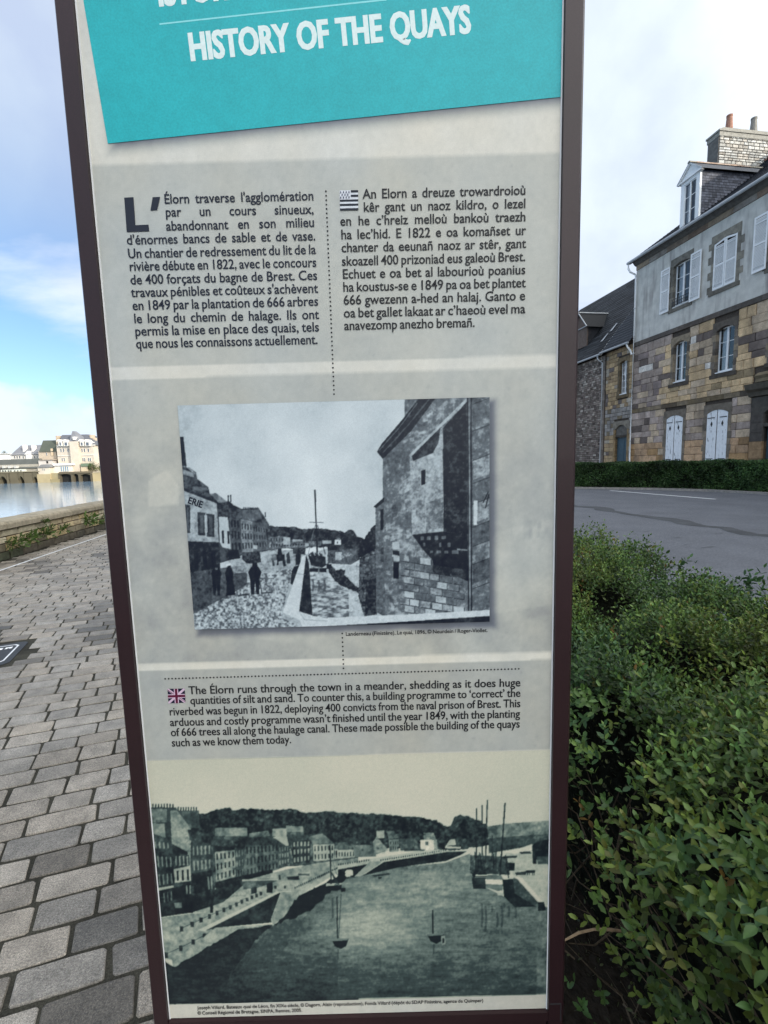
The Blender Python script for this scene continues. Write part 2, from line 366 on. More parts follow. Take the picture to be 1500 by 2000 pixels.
    def windows(s, quad, nx, ny, wf, hf, t, a=1.0):
        (A, B, Cc, D) = [np.array(p, float) for p in quad]     # tl tr br bl
        P = lambda x, y: tuple((A*(1-x)+B*x)*(1-y)+(D*(1-x)+Cc*x)*y)
        for i in range(nx):
            for j in range(ny):
                x0 = (i+0.5-wf/2)/nx; x1 = (i+0.5+wf/2)/nx; y0 = (j+0.5-hf/2)/ny; y1 = (j+0.5+hf/2)/ny
                s.poly([P(x0, y0), P(x1, y0), P(x1, y1), P(x0, y1)], t, a=a)
    def down(s, arr):
        a = arr.reshape(s.ny, s.ss, s.nx, s.ss, *arr.shape[2:]); return a.mean(axis=(1, 3))
    def mesh(s, name, rgb, off, T0):
        u0, u1, v0, v1 = s.ext
        U, V = np.meshgrid(np.linspace(u0, u1, s.nx), np.linspace(v0, v1, s.ny))
        P = np.stack([U-T0[0], np.full_like(U, -off), V-T0[2]], -1).reshape(-1, 3)
        idx = np.arange(s.nx*s.ny).reshape(s.ny, s.nx)
        F = np.stack([idx[:-1, :-1], idx[:-1, 1:], idx[1:, 1:], idx[1:, :-1]], -1).reshape(-1, 4)
        return npmesh(name, P, F, np.clip(rgb, 0.002, 0.95).reshape(-1, 3))

def finish(s, seed, calm=None):
    """soften the drawn edges and add the mottling and grain of an old enlargement"""
    T = s.T.copy(); dk = np.clip((.86-T)*5, 0, 1)
    if calm is not None: dk = dk*np.where(calm, .22, 1.0); T += np.where(calm, .07*fbm(s.h, s.w, 24, 4, seed+7, 6.0)+.05*fbm(s.h, s.w, 90, 3, seed+8, 4.0), 0)
    T += dk*(.15*fbm(s.h, s.w, 95, 3, seed)+.09*fbm(s.h, s.w, 28, 3, seed+1)+.07*fbm(s.h, s.w, 10, 3, seed+2))
    for ax in (0, 1): T = (np.roll(T, 1, ax)+2*T+np.roll(T, -1, ax))/4
    T = T-0.028*np.sin(2*np.pi*np.clip(T, 0, 1))
    s.T = T+(.02+.03*dk)*fbm(s.h, s.w, 220, 2, seed+3)
def tone(t, stops):
    t = np.clip(t, 0, 1); xs = [a for a, _ in stops]; cs = s2l(np.array([c for _, c in stops]))
    return np.stack([np.interp(t, xs, cs[:, k]) for k in range(3)], -1)

UL = np.mean([puv(*q)[0] for q in ((148,0),(212,718),(268,1303),(290,1480),(328,1990))])
UR = np.mean([puv(*q)[0] for q in ((1103,0),(1097,298),(1090,693),(1077,1275),(1066,1968))])
VB = puv(700, 1979)[1]
FL = np.mean([puv(*q)[0] for q in ((107,0),(203,1000),(300,1990))])
FR = np.mean([puv(*q)[0] for q in ((1138,0),(1121,1000),(1105,1960))])
VT = 2.12
T0 = np.array([(FL+FR)/2, PANEL_D, 0.0])
panel = tag(empty('information_panel', tuple(T0)), 'tall maroon framed information panel about the history of the quays', 'information panel')
def pp(u, v, off): return (u-T0[0], -off, v)
def px3(x, y, off):
    u, v = puv(x, y); return pp(u, v, off)

# frame: two posts, rails, core, chamfered outer edges
def frame_bar(u0, u1, v0, v1, ch, name):
    """vertical post of the frame with a chamfer of ch on the outer side"""
    m = MB(); yo, yi, back = -0.006, 0.0, 0.075
    if ch < 0: pts = [(u0, 0.0), (u0, back), (u1, back), (u1, yo), (u0-ch, yo)]      # chamfer on the left
    else: pts = [(u0, yo), (u0, back), (u1, back), (u1, 0.0), (u1-ch, yo)]
    m.prism([(a-T0[0], b) for a, b in pts], 'z', v0, v1)
    o = m.build(name, MT['maroon'], panel); return o
frame_bar(FL, UL-0.0006, 0.02, VT, -0.0045, 'frame_post')
frame_bar(UR+0.0006, FR, 0.02, VT, 0.0045, 'frame_post')
m = MB(); m.box(UL-T0[0], UR-T0[0], -0.0055, 0.07, VB-0.016, VB-0.0006); m.build('bottom_rail', MT['maroon'], panel)
m = MB(); m.box(UL-T0[0], UR-T0[0], -0.0055, 0.07, VT-0.03, VT-0.001); m.build('top_rail', MT['maroon'], panel)
m = MB(); m.box(UL-T0[0], UR-T0[0], 0.002, 0.07, VB-0.018, VT-0.03); m.build('back_board', MT['maroon'], panel)
m = MB(); m.box(UL-T0[0]+0.001, UR-T0[0]-0.001, -0.001, 0.07, 0.03, VB-0.019); m.build('lower_cover', MT['maroon'], panel)
m = MB(); m.box(FL-T0[0]-0.03, FR-T0[0]+0.03, -0.05, 0.13, 0.003, 0.02); m.build('base_plate', MT['maroon'], panel)
# small screwed corner joint lines on the lower frame corner
m = MB(); a = px3(1068, 1952, 0.0068); m.box(a[0]+0.002, a[0]+0.020, -0.0068, -0.0055, a[2]-0.0005, a[2]+0.0005); m.box(a[0]+0.0195, a[0]+0.0205, -0.0068, -0.0055, a[2]-0.03, a[2]); m.build('corner_joint', MT['iron'], panel)

# ---- sheet (paper with bands, ghost picture and printed drop shadows)
ps = Painter(UL, UR, VB, 2.085, 240, 560, 2, 3)
X, Y = ps.X, ps.Y
def below(xa, ya, xb, yb): return Y > ya+(yb-ya)*(X-xa)/(xb-xa)
base = np.full(X.shape, 0.90)
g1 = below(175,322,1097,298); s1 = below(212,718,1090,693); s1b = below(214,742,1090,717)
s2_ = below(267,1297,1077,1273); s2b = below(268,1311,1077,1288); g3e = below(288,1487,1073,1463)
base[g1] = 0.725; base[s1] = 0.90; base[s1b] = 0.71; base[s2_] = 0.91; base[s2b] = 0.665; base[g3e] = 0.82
base += 0.035*fbm(ps.h, ps.w, 60, 4, 5)+0.03*fbm(ps.h, ps.w, 10, 4, 9)
spk = fbm(ps.h, ps.w, 130, 2, 15); base -= 0.05*np.clip((spk-0.55)*4, 0, 1)
mid = s1b & ~s2_
gh = fbm(ps.h, ps.w, 22, 5, 21); gf = np.clip((Y-830)/120, 0, 1)*np.clip(1-(Y-1310)/30, 0, 1)
base = np.where(mid, base-0.12*np.clip(gh, -1, 1)*gf-0.035*gf, base)
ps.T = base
# faded ghost picture of houses and quay behind the middle part
for pts, t, a in (([(235,900),(262,892),(288,930),(330,912),(352,950),(352,1010),(300,1040),(245,1030)], 0.66, .35),
                  ([(243,1040),(300,1035),(375,1060),(378,1220),(262,1235)], 0.62, .32),
                  ([(290,938),(325,918),(350,950),(350,985),(290,990)], 0.86, .45),
                  ([(960,960),(1085,935),(1085,1010),(960,1040)], 0.66, .25),
                  ([(985,760),(1000,760),(1000,790),(985,790)], 0.66, .25),
                  ([(960,1040),(1085,1012),(1083,1180),(958,1200)], 0.84, .25),
                  ([(265,1240),(430,1236),(600,1262),(600,1288),(268,1298)], 0.60, .35),
                  ([(600,1262),(760,1245),(1075,1200),(1074,1270),(600,1288)], 0.66, .3)):
    ps.poly(pts, t, 0.08, 30, a=a)
for k in range(26):
    x = 985+random.random()*90; y = 960+random.random()*80; ps.line([(x, y), (x+random.uniform(-6, 10), y+random.uniform(10, 30))], 2, 0.62, .35)
for k in range(16):
    x = 1020+random.random()*50; y = 1010+random.random()*30; ps.poly([(x, y), (x+7, y-1), (x+7, y+14), (x, y+15)], 0.6, a=.35)
# printed soft shadows of the banner and of the photograph
def soft_shadow(quad, dx, dy, blur, amt):
    q = np.array(quad, float)+(dx, dy); d = np.full(X.shape, -1e9)
    cen = q.mean(0)
    for i in range(len(q)):
        a, b = q[i], q[(i+1) % len(q)]; nn = np.array([b[1]-a[1], a[0]-b[0]]); nn = nn/np.linalg.norm(nn)
        if nn@(cen-a) > 0: nn = -nn
        d = np.maximum(d, (X-a[0])*nn[0]+(Y-a[1])*nn[1])
    k = np.clip(0.5-d/blur, 0, 1); k = k*k*(3-2*k); ps.T *= (1-amt*k)
soft_shadow([(150,-400),(211,281),(1098,190),(1110,-400)], 8, 12, 40, 0.55)
soft_shadow([(348,793),(956,775),(956,1213),(380,1230)], 9, 9, 26, 0.62)
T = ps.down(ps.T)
# warmer and cooler tints in the paper, warmer towards the foot
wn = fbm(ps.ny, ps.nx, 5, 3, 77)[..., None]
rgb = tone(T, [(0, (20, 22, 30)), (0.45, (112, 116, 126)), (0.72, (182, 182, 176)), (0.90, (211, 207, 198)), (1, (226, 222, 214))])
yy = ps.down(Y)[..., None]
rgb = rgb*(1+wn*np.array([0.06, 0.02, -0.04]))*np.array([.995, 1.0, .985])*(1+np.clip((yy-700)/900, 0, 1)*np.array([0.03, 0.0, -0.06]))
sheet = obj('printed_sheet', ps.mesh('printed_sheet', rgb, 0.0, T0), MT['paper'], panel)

# thin white edge of the sheet
m = MB()
m.box(UL-T0[0]-0.0002, UL-T0[0]+0.0016, -0.0012, 0.001, VB, 2.085); m.box(UR-T0[0]-0.0016, UR-T0[0]+0.0002, -0.0012, 0.001, VB, 2.085)
m.build('white_edge', MT['white'], sheet)

# ---- teal banner, turned a little
def uvpoly(pts, off): return [px3(x, y, off) for x, y in pts]
top_l = puv(163, 0); bl = puv(211, 281); br = puv(1097.5, 190)
dirv = (top_l-bl)/np.linalg.norm(top_l-bl); hh = (2.07-bl[1])/dirv[1]
tl = bl+dirv*hh
m = MB(); m.poly([pp(*bl, .0006), pp(UR-0.0017, br[1], .0006), pp(UR-0.0017, 2.07, .0006), pp(*tl, .0006)])
banner = m.build('title_banner', MT['teal'], panel, recalc=False)

# ---- lettering
_gl = {}
def glyphs(chars, off=0.0, res=3):
    need = [c for c in sorted(set(chars)) if (c, off) not in _gl]
    objs = []
    def mk(t):
        cu = bpy.data.curves.new('t', 'FONT'); cu.body = t; cu.size = 1.0; cu.offset = off; cu.resolution_u = res; cu.fill_mode = 'FRONT'
        o = bpy.data.objects.new('t', cu); COL.objects.link(o); objs.append(o); return o
    pairs = [(c, mk(c), mk('H'+c+'H')) for c in need]; hh_ = mk('HH'); h1 = mk('H')
    dg = bpy.context.evaluated_depsgraph_get(); dg.update()
    def ext(o):
        me = bpy.data.meshes.new_from_object(o.evaluated_get(dg)); v = np.array([(q.co.x, q.co.y) for q in me.vertices]).reshape(-1, 2)
        f = [tuple(p.vertices) for p in me.polygons]; bpy.data.meshes.remove(me); return v, f
    w2 = ext(hh_)[0][:, 0].max()
    cap = ext(h1)[0][:, 1].max()
    for c, o1, o3 in pairs:
        v, f = ext(o1); w3 = ext(o3)[0][:, 0].max(); _gl[(c, off)] = (v, f, w3-w2)
    for o in objs: cu = o.data; bpy.data.objects.remove(o); bpy.data.curves.remove(cu)
    _gl[('cap', off)] = cap
def wwidth(w, off): return sum(_gl[(c, off)][2] for c in w)
def write(mb, text, p0, p1, cap_px, off=0.012, zo=0.0006, sx=None, mingap=0.22, justify=True, bold=0.0):
    """set one line from baseline point p0 to p1 (photo pixels) on the sheet, words spread to the full measure"""
    glyphs(text, off)
    a = puv(*p0); b = puv(*p1); Wd = np.linalg.norm(b-a); e = (b-a)/Wd; n = np.array([-e[1], e[0]])
    xm, ym = (p0[0]+p1[0])/2, (p0[1]+p1[1])/2
    S = np.linalg.norm(puv(xm, ym)-puv(xm, ym-cap_px))/_gl[('cap', off)]
    ws = text.split(' '); nat = [wwidth(w, off)*S for w in ws]; ng = len(ws)-1
    if sx is None: sx = 10.0
    sx = min(sx, (Wd-ng*mingap*S*0.9)/sum(nat)) if ng else min(sx, Wd/sum(nat))
    gap = (Wd-sx*sum(nat))/ng if (ng and justify) else 0.26*S
    x = 0.0
    for w, nw in zip(ws, nat):
        for c in w:
            v, f, adv = _gl[(c, off)]
            for kk, sh in enumerate((0.0, -bold, bold) if bold else (0.0,)):
                base = len(mb.v)
                for q in v:
                    P = a+e*(x+(q[0]+sh)*S*sx)+n*(q[1]*S); mb.v.append(pp(P[0], P[1], zo+kk*.00004))
                for ff in f: mb.f.append(tuple(base+i for i in ff)); mb.c.append((1, 1, 1))
            x += adv*S*sx
        x += gap
def t1(x, y): return (220+x/3.571, 350+y/3.571)
FR_L = [("Élorn traverse l'agglomération", (320.8,398.2), (613.4,391.4)), ("par un cours sinueux,", (323.6,423.4), (613.4,417.8)),
 ("abandonnant en son milieu", (325,450.8), (614.8,443.2)), ("d'énormes bancs de sable et de vase.", (248,478), (617,469.6)),
 ("Un chantier de redressement du lit de la", (250.2,504.6), (617.6,496.2)), ("rivière débute en 1822, avec le concours", (253,529.6), (619,521.4)),
 ("de 400 forçats du bagne de Brest. Ces", (255,555.8), (620.4,546.6)), ("travaux pénibles et coûteux s'achèvent", (257,580.6), (621.3,571.8)),
 ("en 1849 par la plantation de 666 arbres", (259.2,606), (622.4,597)), ("le long du chemin de halage. Ils ont", (262,631.4), (623.2,623)),
 ("permis la mise en place des quais, tels", (264.2,656), (624,647.4)), ("que nous les connaissons actuellement.", (266.2,680.4), (621.3,672))]
m = MB()
for t, a, b in FR_L: write(m, t, a, b, 18.6, off=0.010, sx=0.93, mingap=0.20, bold=0.007)
o = m.build('text_block', MT['ink'], sheet, recalc=False); o['label'] = 'French text in navy letters'
BR_L = [("An Elorn a dreuze trowardroioù", (708.6,388.4), (1027,380.4)), ("kêr gant un naoz kildro, o lezel", (709.6,414), (1027,406.6)),
 ("en he c’hreiz melloù bankoù traezh", (664.2,441.2), (1027,432.2)), ("ha lec’hid. E 1822 e oa komañset ur", (665.8,467.6), (1027,458.8)),
 ("chanter da eeunañ naoz ar stêr, gant", (666.7,493), (1027,484.4)), ("skoazell 400 prizoniad eus galeoù Brest.", (667.4,519.4), (1026.4,510)),
 ("Echuet e oa bet al labourioù poanius", (668.6,544.6), (1026.4,535.6)), ("ha koustus-se e 1849 pa oa bet plantet", (669.6,569.8), (1026.4,561.2)),
 ("666 gwezenn a-hed an halaj. Ganto e", (670.6,595.4), (1025.8,586.2)), ("oa bet gallet lakaat ar c’haeoù evel ma", (671.2,620.4), (1025.8,611.8)),
 ("anavezomp anezho bremañ.", (672.2,645), (927.8,638.6))]
m = MB()
for t, a, b in BR_L: write(m, t, a, b, 18.6, off=0.010, sx=0.93, mingap=0.20, bold=0.007)
o = m.build('text_block', MT['blackink'], sheet, recalc=False); o['label'] = 'Breton text in black letters'
EN_L = [("The Élorn runs through the town in a meander, shedding as it does huge", (369,1355.5), (1016.5,1340)),
 ("quantities of silt and sand. To counter this, a building programme to ‘correct’ the", (372,1375), (1016.5,1360.4)),
 ("riverbed was begun in 1822, deploying 400 convicts from the naval prison of Brest. This", (331,1397), (1016.5,1380.6)),
 ("arduous and costly programme wasn’t finished until the year 1849, with the planting", (332.5,1417.8), (1015.4,1400.8)),
 ("of 666 trees all along the haulage canal. These made possible the building of the quays", (334,1437.5), (1015.4,1420.5)),
 ("such as we know them today.", (335.8,1457.7), (569.8,1451))]
m = MB()
for t, a, b in EN_L: write(m, t, a, b, 15.6, off=0.010, sx=0.93, mingap=0.20, bold=0.007)
o = m.build('text_block', MT['blackink'], sheet, recalc=False); o['label'] = 'English text in black letters'
m = MB(); write(m, "Landerneau (Finistère). Le quai, 1896, © Neurdein / Roger-Viollet.", (675,1241.5), (952.5,1234), 7.4, off=0.016, sx=0.98)
o = m.build('photo_credit', MT['blackink'], sheet, recalc=False)
m = MB()
write(m, "Joseph Villard, Bateaux quai de Léon, fin XIXe siècle, © Dagorn, Alain (reproduction), Fonds Villard (dépôt du SDAP Finistère, agence de Quimper)", (386.4,1970), (944,1955.5), 6.4, off=0.016, zo=0.0012)
write(m, "© Conseil Régional de Bretagne, SINPA, Rennes, 2005.", (386.4,1980.5), (590.8,1974.5), 6.4, off=0.016, zo=0.0012)
m.build('photo_credit', MT['blackink'], sheet, recalc=False)
m = MB()
m.poly(uvpoly([t1(*q) for q in ((82,130),(147,127),(160,322),(252,318),(257,365),(100,370))][::-1], .0006))
m.poly(uvpoly([t1(*q) for q in ((280,127),(333,125),(312,218),(265,220))][::-1], .0006))
m.build('drop_capital', MT['ink'], sheet, recalc=False)
m = MB(); write(m, "HISTORY OF THE QUAYS", (372,119), (920,64), 54, off=0.028, zo=.0007, mingap=0.26, bold=0.022); m.build('title_lettering', MT['whiteink'], banner, recalc=False)
m = MB(); write(m, "ISTOR", (310,12.5), (446,-1.2), 56, off=0.028, zo=.0007, bold=0.022); m.build('title_lettering', MT['whiteink'], banner, recalc=False)
m = MB(); m.poly(uvpoly([(312,46.5),(755,-1.5),(755,2),(312,49.6)], .0007)[::-1]); m.build('title_rule', MT['paleteal'], banner, recalc=False)

def disc(mb, x, y, r, off):
    c = px3(x, y, off); rr = abs(puv(x+r, y)[0]-puv(x, y)[0])
    mb.poly([(c[0]+rr*math.cos(t*math.pi/4), c[1], c[2]+rr*math.sin(t*math.pi/4)) for t in range(8)])
for (xa, ya), (xb, yb), step in (((636.6,374),(652.5,770),8.45), ((668.5,1237),(671,1305),7.6), ((323,1325.5),(1013,1306),6.72)):
    m = MB(); n_ = int(math.hypot(xb-xa, yb-ya)/step)
    for k in range(n_+1): disc(m, xa+(xb-xa)*k/n_, ya+(yb-ya)*k/n_, 1.75, .0006)
    m.build('dotted_line', MT['blackink'], sheet, recalc=False)

# flags
def flag(name, fn, quad, label):
    """quad tl tr br bl in photo pixels, fn draws in unit square (x right, y down)"""
    q = [np.array(puv(*p)) for p in quad]; mb = MB(); lvl = [0]
    def P(x, y): return tuple((q[0]*(1-x)+q[1]*x)*(1-y)+(q[3]*(1-x)+q[2]*x)*y)
    def draw(pts, col):
        lvl[0] += 1; mb.col = s2l(col); mb.poly([pp(*P(x, y), .0005+lvl[0]*.00006) for x, y in pts][::-1])
    fn(draw); o = mb.build(name, MT['paper'], sheet, recalc=False); o['label'] = label
def breton(d):
    Wt, Bk = (214, 216, 222), (24, 28, 44)
    d([(0,0),(1,0),(1,1),(0,1)], Wt)
    for y0, y1 in ((.455,.565),(.665,.775),(.89,1.0)): d([(0,y0),(1,y0),(1,y1),(0,y1)], Bk)
    for y0, y1 in ((0,.115),(.225,.335)): d([(.60,y0),(1,y0),(1,y1),(.60,y1)], Bk)
    for r, (yy_, n_, x0) in enumerate(((.09,4,.05),(.22,3,.13),(.36,4,.05))):
        for k in range(n_):
            x = x0+k*.15; d([(x-.012,yy_-.05),(x+.02,yy_-.05),(x+.035,yy_+.055),(x-.035,yy_+.055)], (60, 64, 90))
flag('breton_flag', breton, ((663.6,372.5),(699.6,372),(700,411),(664,412)), 'black and white striped flag with ermine spots')
def union(d):
    nv, wt, rd = (22, 24, 48), (205, 178, 195), (92, 22, 52)
    d([(0,0),(1,0),(1,1),(0,1)], nv)
    for s_ in (0, 1):
        f = (lambda pts: [(1-x, y) for x, y in pts][::-1]) if s_ else (lambda pts: pts)
        d(f([(0,.0),(.09,0),(1,.89),(1,1),(.91,1),(0,.11)]), wt)
        d(f([(0,.035),(.5,.49),(.5,.535),(0,.085)]) if not s_ else f([(0,.93),(.5,.48),(.5,.52),(0,.97)]), rd)
    for pts in ([(0,.38),(1,.38),(1,.64),(0,.64)], [(.38,0),(.62,0),(.62,1),(.38,1)]): d(pts, wt)
    for pts in ([(0,.43),(1,.43),(1,.59),(0,.59)], [(.43,0),(.57,0),(.57,1),(.43,1)]): d(pts, rd)
flag('british_flag', union, ((327.3,1345),(361,1344.3),(362.8,1372),(329.5,1373.4)), 'red white and blue British flag')

# ---- upper photograph: quay with walkers, moored boat and a stone house (a flat print)
def qa(x, y): return (320+x/4, 760+y/4)
def qb(x, y): return (640+x/4, 760+y/4)
def A(*p): return [qa(*q) for q in p]
def B(*p): return [qb(*q) for q in p]
c_ = [puv(*q) for q in ((348,793),(956,775),(956,1213),(380,1230))]
u0 = (c_[0][0]+c_[3][0])/2; u1 = (c_[1][0]+c_[2][0])/2; v1 = (c_[0][1]+c_[1][1])/2; v0 = (c_[2][1]+c_[3][1])/2
P1 = Painter(u0, u1, v0, v1, 440, 320, 2, 30); H_, W_ = P1.h, P1.w
cl_ = fbm(H_, W_, 4, 5, 4); P1.T = 0.85-0.03*np.clip((1000-P1.Y)/200, 0, 1)+0.20*cl_
p = P1.poly
p(A((120,372),(155,372),(180,604),(138,602)), .10)
p(A((110,600),(200,612),(255,650),(262,700),(350,765),(360,815),(415,860),(520,880),(545,905),(610,935),(740,925),(780,985),(822,1055),(822,1260),(620,1300),(500,1340),(240,1420),(110,1400)), .26, .14, 90)
p(A((145,625),(235,655),(240,690),(150,668)), .55); p(A((230,760),(340,770),(350,790),(236,790)), .45)
p(A((180,610),(200,608),(250,655),(248,668)), .6); p(A((365,815),(410,812),(500,880),(430,890)), .52)
p(A((150,790),(415,893),(432,1195),(180,1188)), .66, .06, 60)
p(A((150,770),(415,870),(418,892),(150,790)), .15)
p(A((176,1188),(436,1196),(444,1420),(200,1440)), .17, .10, 80)
for x, y, w, h in ((272,960,48,180),(340,972,50,180),(168,900,34,220)):
    p(A((x-8,y),(x+w+6,y+6),(x+w+6,y+h+4),(x-2,y+h)), .20, .05)
    p(A((x+14,y+22),(x+w-8,y+24),(x+w-8,y+h-16),(x+16,y+h-20)), .34)
p(A((318,985),(340,985),(344,1120),(322,1120)), .7); P1.windows(A((215,1255),(420,1252),(430,1400),(225,1410)), 3, 1, .45, .9, .06)
p(A((430,995),(500,1000),(528,1250),(440,1230)), .78); P1.windows(A((440,1090),(525,1100),(530,1220),(445,1215)), 2, 1, .35, .8, .1)
p(A((430,1180),(480,1270),(500,1340),(445,1340)), .3)
p(A((515,970),(590,985),(610,1290),(525,1300)), .30, .08); P1.windows(A((520,1000),(590,1010),(608,1270),(528,1275)), 3, 3, .4, .62, .08)
p(A((600,1015),(690,1030),(700,1270),(612,1280)), .56, .08); P1.windows(A((602,1030),(690,1045),(700,1255),(612,1265)), 4, 3, .38, .6, .14)
p(A((615,945),(740,940),(765,1010),(690,1035),(620,1000)), .42, .1)
p(A((690,1035),(790,1050),(815,1255),(700,1265)), .40, .1); P1.windows(A((695,1060),(790,1075),(812,1240),(702,1250)), 5, 3, .36, .6, .14)
for k in range(9): P1.line(A((625+k*13, 945-3*(k%3)), (626+k*13, 922)), 1.6, .18)
P1.line(A((505,885),(505,828)), 2.4, .15); P1.line(A((525,880),(523,826)), 2.4, .15); P1.line(A((795,1000),(793,962)), 2.2, .2)
p(rough(A((820,1062),(900,1078),(1000,1076),(1100,1092),(1200,1084),(1300,1096),(1380,1110),(1445,1140),(1445,1235),(822,1235)), 1.4, step=4), .20, .14, 120)
p(rough(B((0,1098),(60,1105),(120,1128),(160,1098),(200,1108),(235,1150),(285,1172),(340,1090),(380,1060),(385,1240),(0,1235)), 1.8, step=4), .18, .12, 120)
p(rough(A((822,1150),(930,1150),(1000,1170),(1130,1180),(1230,1190),(1230,1225),(820,1262)), 2), .45, .2, 140)
P1.windows(A((830,1150),(1130,1175),(1130,1225),(830,1245)), 14, 2, .45, .5, .18)
for x, y, w, h in ((1005,1172,80,18),(935,1155,55,60),(1100,1200,34,26),(1335,1175,50,40),(1240,1180,70,28)): p(A((x,y),(x+w,y+3),(x+w,y+h),(x,y+h)), .68 if w != 50 else .9)
p(A((1345,1175),(1362,1155),(1388,1178)), .5); p(A((1352,1190),(1360,1190),(1360,1205),(1352,1205)), .2)
# street
p(A((640,1285),(830,1262),(1110,1250),(1110,1310),(930,1735),(935,1790),(1080,1850),(1080,1880),(240,1880),(232,1700),(560,1590),(650,1480),(560,1400),(500,1340)), .66, .10, 60)
n_sp = fbm(H_, W_, 170, 2, 88); ms_ = P1.mask(A((240,1745),(560,1560),(760,1440),(1010,1400),(930,1735),(1060,1880),(240,1885)))
P1.T[ms_] = 0.62+0.42*n_sp[ms_]
p(A((200,1430),(500,1390),(560,1400),(652,1440),(650,1520),(560,1580),(232,1755),(215,1700)), .32, .10, 90)
p(A((525,1385),(640,1375),(650,1430),(540,1440)), .55, .1)
p(A((500,1255),(580,1255),(600,1320),(510,1335)), .10)
# cart, carriage, walkers
p(A((615,1275),(750,1270),(762,1350),(700,1362),(650,1360),(612,1330)), .20, .16, 160); p(A((700,1215),(735,1222),(730,1250),(700,1245)), .7)
p(A((880,1292),(945,1290),(948,1340),(885,1345)), .12); P1.line(A((932,1310),(945,1382)), 5, .12); P1.line(A((895,1300),(890,1375)), 3, .12); P1.line(A((850,1320),(860,1380)), 4, .3); p(A((840,1290),(880,1285),(882,1335),(850,1340)), .5)
p(A((893,1245),(920,1245),(925,1292),(890,1292)), .12)
p(A((958,1290),(980,1270),(992,1360),(965,1362)), .18); p(A((1030,1290),(1070,1285),(1070,1370),(1030,1375)), .15); p(A((1010,1235),(1110,1240),(1100,1290),(1010,1285)), .25, .15, 140)
p(A((1000,1420),(1020,1385),(1060,1375),(1062,1400),(1035,1450),(1010,1530),(990,1520)), .14)
def man(cx, top, bot, w, skirt=False, t=.07):
    h = bot-top
    p(A((cx-w*.17,top),(cx+w*.17,top),(cx+w*.2,top+h*.13),(cx-w*.2,top+h*.13)), t)
    p(A((cx-w*.28,top+h*.14),(cx+w*.28,top+h*.13),(cx+w*.5,top+h*.30),(cx+w*.36,top+h*.52),(cx-w*.36,top+h*.52),(cx-w*.5,top+h*.30)), t)
    if skirt: p(A((cx-w*.25,top+h*.3),(cx+w*.35,top+h*.3),(cx+w*.75,bot-6),(cx-w*.35,bot)), t)
    else:
        p(A((cx-w*.36,top+h*.5),(cx+w*.02,top+h*.5),(cx-w*.06,bot),(cx-w*.28,bot)), t)
        p(A((cx,top+h*.5),(cx+w*.36,top+h*.5),(cx+w*.34,bot-2),(cx+w*.12,bot)), t)
man(712, 1355, 1602, 104); man(412, 1365, 1612, 84); man(512, 1362, 1612, 66, True)
p(A((485,1368),(522,1358),(528,1374),(492,1384)), .92); p(A((400,1392),(424,1392),(422,1412),(404,1412)), .45)
P1.line(A((745,1480),(768,1590)), 1.8, .3); P1.line(A((580,1612),(670,1600)), 3, .25); P1.line(A((760,1592),(850,1586)), 3, .3); P1.line(A((748,1478),(860,1478)), 1.4, .35)
# river
p(A((1110,1290),(1300,1235),(1445,1228),(1445,1850),(1160,1770)), .74, .16, 30, ax=3.0)
p(B((0,1240),(255,1228),(255,1400),(235,1540),(300,1780),(0,1850)), .78, .14, 30, ax=3.0)
p(B((0,1255),(255,1235),(250,1330),(180,1370),(0,1360)), .34, .22, 40, ax=.6); p(B((0,1225),(250,1210),(250,1240),(0,1262)), .22, .1)
p(B((60,1270),(110,1270),(108,1335),(62,1335)), .66, .1)
p(rough(B((0,1372),(30,1370),(60,1408),(140,1408),(132,1455),(200,1512),(245,1555),(240,1592),(90,1530),(20,1450)), 2, step=4), .20, .2, 160)
m_ = P1.mask(A((1140,1440),(1300,1470),(1445,1580),(1445,1850),(1160,1770))); P1.T[m_] = .60+.5*fbm(H_, W_, 60, 3, 91, 2.5)[m_]
for x in (1165, 1210, 1255): P1.line(A((x, 1490), (x+6, 1545), (x-4, 1580)), 4, .25, .6)
p(B((245,1190),(290,1170),(380,1150),(378,1330),(250,1310)), .14, .14, 140)
p(B((250,1320),(385,1240),(385,1760),(285,1775),(240,1620)), .34, .22, 120)
p(B((300,1500),(385,1470),(385,1760),(290,1772)), .17, .14, 140)
P1.clutter(B((255,1330),(385,1250),(385,1760),(285,1775)), 90, 7, 5, .12)
# boat
p(A((1130,1300),(1150,1275),(1262,1310),(1268,1375),(1235,1395),(1150,1375)), .16, .08); p(A((1138,1400),(1272,1395),(1270,1430),(1140,1425)), .10)
p(A((1205,1385),(1218,1385),(1218,1440),(1205,1440)), .5); P1.line(A((1180,785),(1200,1290)), 3.0, .14); P1.line(A((1135,1040),(1250,1042)), 1.4, .35)
P1.line(A((1188,1050),(1150,1180)), 1.1, .45); P1.line(A((1200,1060),(1262,1290)), 1.6, .3); P1.line(A((1170,1110),(1128,1290)), 1.2, .5)
for k in range(10): P1.line(A((1140+k*11, 1270+random.random()*25), (1150+k*11, 1300)), 2.5, .15 if k % 3 else .7)
p(A((1270,1365),(1310,1365),(1315,1395),(1275,1405)), .12)
# parapet
p(A((1085,1300),(1115,1295),(1062,1740),(1060,1730),(1130,1765),(1280,1790),(1445,1795),(1445,1850),(1080,1858),(930,1780),(932,1740)), .86, .08, 60)
p(A((1112,1296),(1135,1360),(1162,1768),(1058,1735)), .12, .04)
p(A((930,1745),(1060,1800),(1084,1858),(936,1792)), .66, .1)
P1.line(A((1060,1740),(1100,1800),(1445,1820)), 1.3, .6); P1.line(A((1035,1440),(1110,1450)), 1.3, .6)
